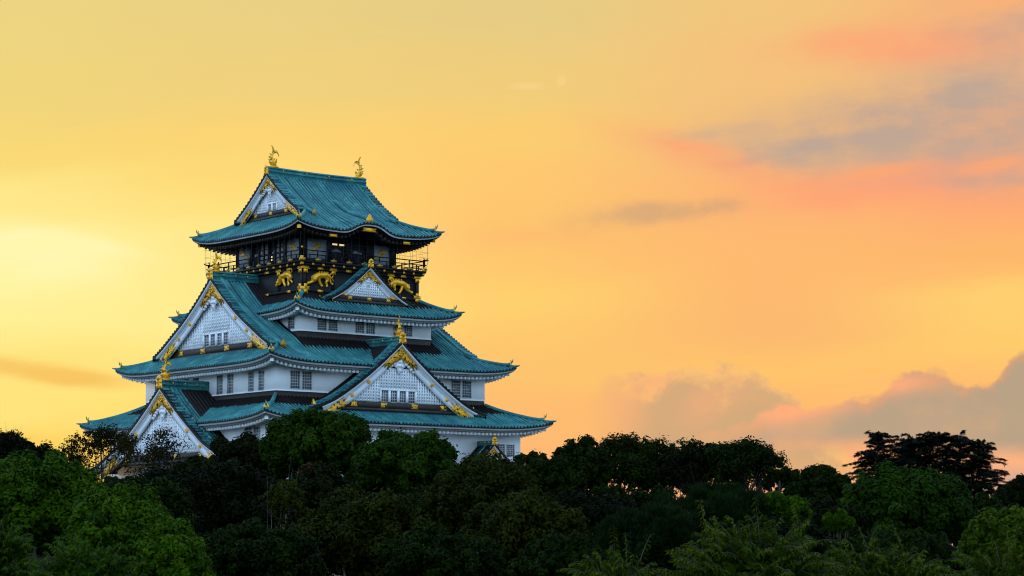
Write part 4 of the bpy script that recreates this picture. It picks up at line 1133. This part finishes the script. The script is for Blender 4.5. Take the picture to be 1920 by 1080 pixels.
def cedar(label, px_, top, width, dist, seed, leaders, nb=70, n=26000, low=960):
    r = np.random.default_rng(seed); k = dist / FPX
    p = at(px_, top, dist); b = np.array([p[0], p[1], float(ground_z(p[0], p[1]))]); h = p[2] - b[2]; R = width / 2 * k
    o = empty('cedar_tree', tuple(b), label, 'tree', 'cedars on the skyline')
    mb = MB(); pos = []; dirs = []; tint = []
    zl = at(px_, low, dist)[2] - b[2]
    for (dx, fh, lean) in leaders:           # each leader: side offset (fraction of R, seen from the moat), height fraction, lean of its tip
        t = np.linspace(0, 1, 10)[:, None]
        base = RT * dx * R * .35; tip = RT * (dx * R + lean) + np.array([0, 0, h * fh])
        ctl = RT * dx * R + np.array([0, 0, h * fh * .7])
        P = (1 - t) ** 2 * base + 2 * t * (1 - t) * ctl + t ** 2 * tip
        mb.tube(P, .34 * (1 - .93 * t[:, 0]) / math.sqrt(len(leaders)) * 1.4, 6)
        for q in range(nb // len(leaders)):
            f0_ = max(.25, zl / (h * fh)); f = f0_ + (.985 - f0_) * min(1, (int(r.uniform(0, 9)) + r.normal(.5, .20)) / 9 if r.random() < .5 else r.uniform(0, 1)); c0 = np.array([np.interp(f, t[:, 0], P[:, i]) for i in range(3)])
            az = r.uniform(0, 2 * np.pi); L = R * r.uniform(.55, 1.05) * (1 - f) ** .55 * (1.15 if len(leaders) > 1 else 1.25) + .35
            d_ = np.array([math.cos(az), math.sin(az), 0]); s_ = np.linspace(0, 1, 9)
            B = c0 + d_ * (s_[:, None] * L); rise = .12 + 1.1 * f ** 6 + r.normal(0, .09) + (r.uniform(.3, .9) if r.random() < .22 else 0); B[:, 2] += L * (rise * s_ - (.16 + rise * .45) * s_ ** 2.4) + r.normal(0, .03, 9)
            mb.tube(B, .05 * (1 - .85 * s_) * (L / R + .3), 4)
            m = int(n / nb * (L / R + .25)); u = r.uniform(.12, 1.0, m) ** .8
            side = np.cross(d_, (0, 0, 1)); off = r.normal(0, .12, m) * L * (1.05 - u * .95)
            q_ = np.stack([np.interp(u, s_, B[:, i]) for i in range(3)], 1) + side * off[:, None]
            q_[:, 2] += -np.abs(off) * .22 + r.normal(0, .055, m) - .04
            pos.append(q_); dirs.append(unit(d_ * .9 + side * np.sign(off)[:, None] * .7 + np.array([0, 0, .12]) + r.normal(0, .28, (m, 3)))); tint.append(np.full(m, r.uniform(.1, .8)))
    pos = np.concatenate(pos); dirs = np.concatenate(dirs); tint = np.concatenate(tint)
    V, t2 = leaves(pos, unit(np.array([0, 0, 1.0]) + r.normal(0, .35, pos.shape)), dirs, .28 * r.uniform(.7, 1.3, len(pos)), .05, tint + r.normal(0, .15, len(pos)), .35)
    c = bpy.data.objects.new('crown', leaf_mesh('crown', V, t2, LM['cedar'])); COL.objects.link(c); c.parent = o
    mb.build('trunk', M['bark'], o)

def shoots_tree(label, px_, top, width, dist, seed, depth=1.6, nsh=420, tall=0, m='fresh', hang=.9, group=None, size=.88):
    """tree of long arching shoots with two ranks of narrow hanging leaves"""
    r = np.random.default_rng(seed); k = dist / FPX; R = width / 2 * k
    p = at(px_, top, dist); b = np.array([p[0], p[1], float(ground_z(p[0], p[1]))]); h = p[2] - b[2]
    o = empty('narrow_leaf_tree', tuple(b), label, 'tree', group)
    tw = MB(); P_ = []; N_ = []; T_ = []; H_ = []; I_ = []
    Hc = max(depth, R * .8); cz = h - Hc * 1.05
    for q in range(nsh + tall):
        d_ = rdir(r, 1, .55)[0]; L = r.uniform(.45, 1.0) * size
        c0 = d_ * np.array([R, R, Hc]) * r.uniform(.35, .86); up = r.uniform(.2, .9)
        if q >= nsh: c0 = np.array([r.uniform(-.6, .6) * R, r.uniform(-.4, .4) * R, Hc * .75]); L = r.uniform(.8, 1.2) * size; d_ = unit(np.array([r.normal(0, .25), r.normal(0, .25), 1.0])); up = .5
        c0 = c0 + np.array([0, 0, cz]); s_ = np.linspace(0, 1, 8)
        o2 = unit(d_ * np.array([1, 1, .5]) + np.array([0, 0, up]) + r.normal(0, .25, 3))
        B = c0 + o2 * (s_[:, None] * L); B[:, 2] -= (.42 * L * s_ ** 2.2 if q < nsh else .10 * L * s_ ** 3)
        tw.tube(B, .011 * (1 - .7 * s_), 3)
        nl = int(r.uniform(22, 34)); u = np.linspace(.08, 1, nl); pt = np.stack([np.interp(u, s_, B[:, i]) for i in range(3)], 1)
        tg = unit(np.stack([np.interp(u, s_, np.gradient(B[:, i])) for i in range(3)], 1))
        sd_ = unit(np.cross(tg, (0, 0, 1)) + 1e-6) * np.where(np.arange(nl) % 2, 1, -1)[:, None]
        ld = unit(sd_ * .75 + tg * .55 + np.array([0, 0, -hang]) * r.uniform(.5, 1.2, (nl, 1)) + r.normal(0, .22, (nl, 3)))
        hl = .085 * size * r.uniform(.75, 1.25, nl) * (1.1 - .45 * u)
        P_.append(pt + ld * hl[:, None]); T_.append(ld); N_.append(unit(np.cross(ld, tg) * np.sign(r.normal(0, 1, nl))[:, None] * .4 + np.array([0, 0, 1.0]) + sd_ * .5 + r.normal(0, .2, (nl, 3)))); H_.append(hl)
        I_.append(np.full(nl, r.uniform(.15, .8)) + u * .15)
    P_, N_, T_, H_, I_ = map(np.concatenate, (P_, N_, T_, H_, I_))
    V, t2 = leaves(P_, N_, T_, H_, H_ * .27, I_ + r.normal(0, .10, len(P_)), .3)
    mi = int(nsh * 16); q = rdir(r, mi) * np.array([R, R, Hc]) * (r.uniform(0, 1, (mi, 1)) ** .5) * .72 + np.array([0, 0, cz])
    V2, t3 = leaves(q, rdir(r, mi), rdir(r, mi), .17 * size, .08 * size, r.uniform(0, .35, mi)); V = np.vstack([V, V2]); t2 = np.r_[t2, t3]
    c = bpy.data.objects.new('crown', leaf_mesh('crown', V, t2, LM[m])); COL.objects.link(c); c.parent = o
    r2 = np.random.default_rng(seed + 99)
    tg_ = [rdir(r2, 1, .3)[0] * np.array([R, R, Hc]) * .6 + np.array([0, 0, cz]) for _ in range(10)]
    tm = trunk_mesh(r2, np.array([0, 0, -.3]), np.array([0, 0, cz]), max(.12, h * .014), tg_); 
    tk = tm.build('trunk', M['bark'], o); tw.build('twigs', M['bark'], o)
    return o

# -- the belt of trees at the foot of the keep and along the moat
T = 'trees in the wooded belt'
def bt(label, *a, **kw): kw.setdefault('group', T); return tree_px('broadleaf_tree', label, *a, **kw)
bt('big rounded camphor tree in front of the long right hand wall of the keep', 600, 772, 205, 925, 236, 'camphor', 1, nl=36, n=60000, leaf=.22, fill=.03, limbs=18, twigs=2)
bt('rounded green tree right of the big camphor, covering the white wall', 762, 812, 215, 955, 222, 'camphor', 2, nl=40, n=64000, leaf=.21)
bt('dark tree with rusty leaf tips left of the big camphor, below the corner windows', 470, 818, 160, 965, 240, 'rust', 3, nl=24, n=40000, leaf=.20)
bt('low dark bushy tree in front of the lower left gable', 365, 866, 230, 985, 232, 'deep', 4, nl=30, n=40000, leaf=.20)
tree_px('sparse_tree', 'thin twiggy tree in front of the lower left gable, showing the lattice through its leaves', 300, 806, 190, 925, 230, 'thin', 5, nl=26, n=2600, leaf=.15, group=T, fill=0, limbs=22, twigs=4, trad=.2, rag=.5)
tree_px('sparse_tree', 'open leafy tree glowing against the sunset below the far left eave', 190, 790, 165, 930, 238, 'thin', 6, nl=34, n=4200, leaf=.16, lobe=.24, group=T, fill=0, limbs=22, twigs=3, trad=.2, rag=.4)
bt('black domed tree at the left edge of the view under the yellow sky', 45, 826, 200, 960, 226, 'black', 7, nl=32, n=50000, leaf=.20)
tree_px('sparse_tree', 'bare thin tree top sticking out above the black domed tree at far left', 15, 804, 75, 880, 232, 'thin', 8, nl=14, n=1500, leaf=.16, group=T, fill=0, limbs=14, twigs=4, trad=.12)
bt('yellowish olive tree hiding the porch gable at the right end of the keep', 905, 866, 160, 985, 226, 'olive', 9, nl=26, n=40000, leaf=.19)
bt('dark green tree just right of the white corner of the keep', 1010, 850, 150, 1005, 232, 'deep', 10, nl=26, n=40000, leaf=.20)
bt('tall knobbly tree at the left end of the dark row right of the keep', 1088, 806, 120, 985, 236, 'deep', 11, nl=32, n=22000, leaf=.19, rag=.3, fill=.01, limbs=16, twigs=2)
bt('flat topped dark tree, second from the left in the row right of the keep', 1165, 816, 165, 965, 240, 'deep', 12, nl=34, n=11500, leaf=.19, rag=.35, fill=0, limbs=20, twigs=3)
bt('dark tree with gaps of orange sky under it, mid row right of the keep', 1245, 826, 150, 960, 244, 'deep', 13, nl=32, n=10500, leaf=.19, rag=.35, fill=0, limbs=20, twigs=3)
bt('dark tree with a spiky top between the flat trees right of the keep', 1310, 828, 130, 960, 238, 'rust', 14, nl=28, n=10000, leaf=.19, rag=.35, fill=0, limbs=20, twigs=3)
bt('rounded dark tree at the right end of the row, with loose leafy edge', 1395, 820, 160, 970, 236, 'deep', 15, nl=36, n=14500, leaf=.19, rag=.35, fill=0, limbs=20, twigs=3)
tree_px('shrub', 'small loose shrub at the right foot of the dark tree row', 1462, 872, 70, 950, 232, 'deep', 16, nl=16, n=9000, leaf=.18, group=T, fill=0, limbs=10)
bt('low dark tree with drooping leaves left of the cedars', 1535, 884, 170, 1000, 222, 'deep', 17, nl=30, n=42000, leaf=.20)
bt('dense domed green tree in front of the two cedars', 1700, 890, 280, 1060, 190, 'camphor', 18, nl=56, n=90000, leaf=.18)
bt('brownish dark tree at the right edge of the view', 1915, 898, 120, 1000, 210, 'rust', 19, nl=22, n=30000, leaf=.19)
bt('dark green tree behind the right edge of the domed tree', 1830, 935, 190, 1050, 200, 'deep', 20, nl=26, n=36000, leaf=.19)
cedar('wide cedar with flat layered branches, left one of the two on the skyline', 1650, 818, 215, 226, 31, [(-.02, 1.0, -.2), (.45, .95, .4)], nb=220, n=40000)
cedar('ragged many topped cedar, right one of the two on the skyline', 1772, 818, 205, 222, 32, [(-.42, .985, -.6), (-.12, 1.0, -.2), (.18, .985, .5), (.50, .95, .9)], nb=360, n=60000)
# -- middle distance
bt('dark spreading tree filling the slope below the lower left gable', 400, 885, 330, 1100, 165, 'black', 41, nl=48, n=70000, leaf=.17)
bt('dark green tree between the bright left tree and the slope', 262, 896, 190, 1050, 150, 'deep', 42, nl=34, n=50000, leaf=.16)
bt('rust speckled dark tree under the big camphor', 590, 880, 220, 1010, 190, 'rust', 43, nl=30, n=48000, leaf=.18)
bt('airy olive tree below the rounded green tree', 905, 868, 240, 1060, 150, 'olive', 44, nl=40, n=60000, leaf=.15, fill=.08)
bt('dark green round bush low in the middle of the wood', 790, 920, 200, 1040, 160, 'deep', 45, nl=30, n=46000, leaf=.16)
bt('dull olive tree low in the middle with thin grey branches showing', 690, 935, 270, 1130, 120, 'olive', 46, nl=44, n=64000, leaf=.125, fill=.05, limbs=20, bark='palebark')
tree_px('sparse_tree', 'slender pale trunked tree with few leaves among the dark trees', 540, 905, 110, 1010, 128, 'olive', 47, nl=12, n=5000, leaf=.12, group=T, fill=0, limbs=5, twigs=1, bark='palebark', trad=.13)
bt('dark olive tree right of centre at the bottom', 990, 935, 240, 1130, 125, 'olive', 48, nl=40, n=60000, leaf=.13)
bt('deep green tree at the bottom below the olive trees', 830, 1000, 260, 1140, 100, 'deep', 49, nl=40, n=60000, leaf=.11)
bt('deep green tree at the bottom, right of the bright left trees', 470, 985, 300, 1150, 110, 'deep', 50, nl=44, n=64000, leaf=.115)
bt('black green tree under the sky gaps right of the keep', 1120, 925, 220, 1110, 170, 'black', 51, nl=34, n=50000, leaf=.17)
tree_px('pine_tree', 'bluish green pine with upright needle tufts below the dark row', 1335, 918, 240, 1060, 150, 'needle', 52, nl=40, n=60000, leaf=.22, group=T, kind='needle')
tree_px('pine_tree', 'darker pine low to the left of the bluish green pine', 1225, 960, 220, 1100, 140, 'needle', 53, nl=34, n=46000, leaf=.2, group=T, kind='needle')
bt('light green bush clump at the foot of the cedars', 1468, 930, 125, 1000, 150, 'bright', 54, nl=20, n=22000, leaf=.15)
bt('small bright bush standing alone in the dark, left of the domed tree', 1572, 962, 62, 1005, 146, 'bright', 55, nl=10, n=9000, leaf=.15)
bt('small bright bush below the light green clump', 1515, 984, 70, 1030, 140, 'bright', 56, nl=10, n=9000, leaf=.14)
bt('brown tinged dark tree between the small bright bushes', 1545, 945, 190, 1060, 165, 'rust', 57, nl=30, n=44000, leaf=.17)
bt('black green tree behind the narrow leaved trees at the bottom', 1450, 975, 260, 1120, 135, 'black', 58, nl=34, n=46000, leaf=.15)
bt('dark tree low at the right behind the narrow leaved trees', 1680, 1000, 300, 1140, 130, 'deep', 59, nl=36, n=50000, leaf=.14)
# -- near trees
G2 = 'near trees at the bottom left'
bt('tall bright green tree in the lower left corner, highest of the bright ones', 75, 866, 250, 1080, 92, 'bright', 61, nl=60, n=110000, leaf=.105, group=G2)
bt('bright green tree right of the tallest bright one, sloping down to the right', 225, 925, 230, 1130, 86, 'bright', 62, nl=56, n=100000, leaf=.10, group=G2)
bt('low bright green tree at the right foot of the bright left group', 325, 1010, 150, 1150, 80, 'bright', 63, nl=40, n=60000, leaf=.09, group=G2)
shoots_tree('near leafy tree with hanging leaves at the bottom of the bright left group', 160, 1003, 250, 58, 64, nsh=650, m='bright', group=G2, size=.8)
shoots_tree('near leafy tree with hanging leaves at the left border of the view', 5, 962, 120, 60, 65, nsh=420, m='bright', group=G2, size=.8)
G3 = 'near narrow leaved trees at the bottom right'
shoots_tree('narrow leaved tree with one upright shoot, leftmost of the near trees bottom right', 1150, 1022, 200, 44, 71, nsh=420, tall=3, group=G3)
shoots_tree('tall narrow leaved tree rising in a slope, second of the near trees bottom right', 1410, 968, 380, 43, 72, nsh=900, tall=4, group=G3)
shoots_tree('broad narrow leaved tree below the domed tree at the bottom', 1640, 1012, 360, 45, 73, nsh=900, tall=3, group=G3)
shoots_tree('narrow leaved tree in the bottom right corner', 1880, 1020, 260, 46, 74, nsh=600, tall=2, group=G3)
bt('glossy olive green tree at the right edge above the corner tree', 1885, 962, 190, 1110, 82, 'fresh', 75, nl=40, n=60000, leaf=.10, group=G3)
bt('loose dark shrub in the gap between the two rounded green trees', 690, 878, 120, 975, 226, 'deep', 80, nl=20, n=20000, leaf=.18)
bt('loose dark bush at the foot of the row, nearer the keep', 1140, 915, 130, 1000, 228, 'deep', 81, nl=24, n=9000, leaf=.2, fill=.02, limbs=12)
bt('loose dark bush at the foot of the row, nearer the cedars', 1400, 925, 150, 1000, 226, 'deep', 82, nl=24, n=10000, leaf=.2, fill=.02, limbs=12)
bt('spreading dark tree low behind the bright left group', 90, 930, 260, 1070, 150, 'black', 83, nl=30, n=40000, leaf=.17)
bt('dark green tree at the bottom, left of the narrow leaved trees', 1055, 1015, 200, 1150, 88, 'deep', 84, nl=34, n=46000, leaf=.10)
bt('low open bush under the middle of the dark row, in front of the sky gap', 1222, 915, 120, 1000, 229, 'deep', 85, nl=22, n=9000, leaf=.2, fill=.02, limbs=12)
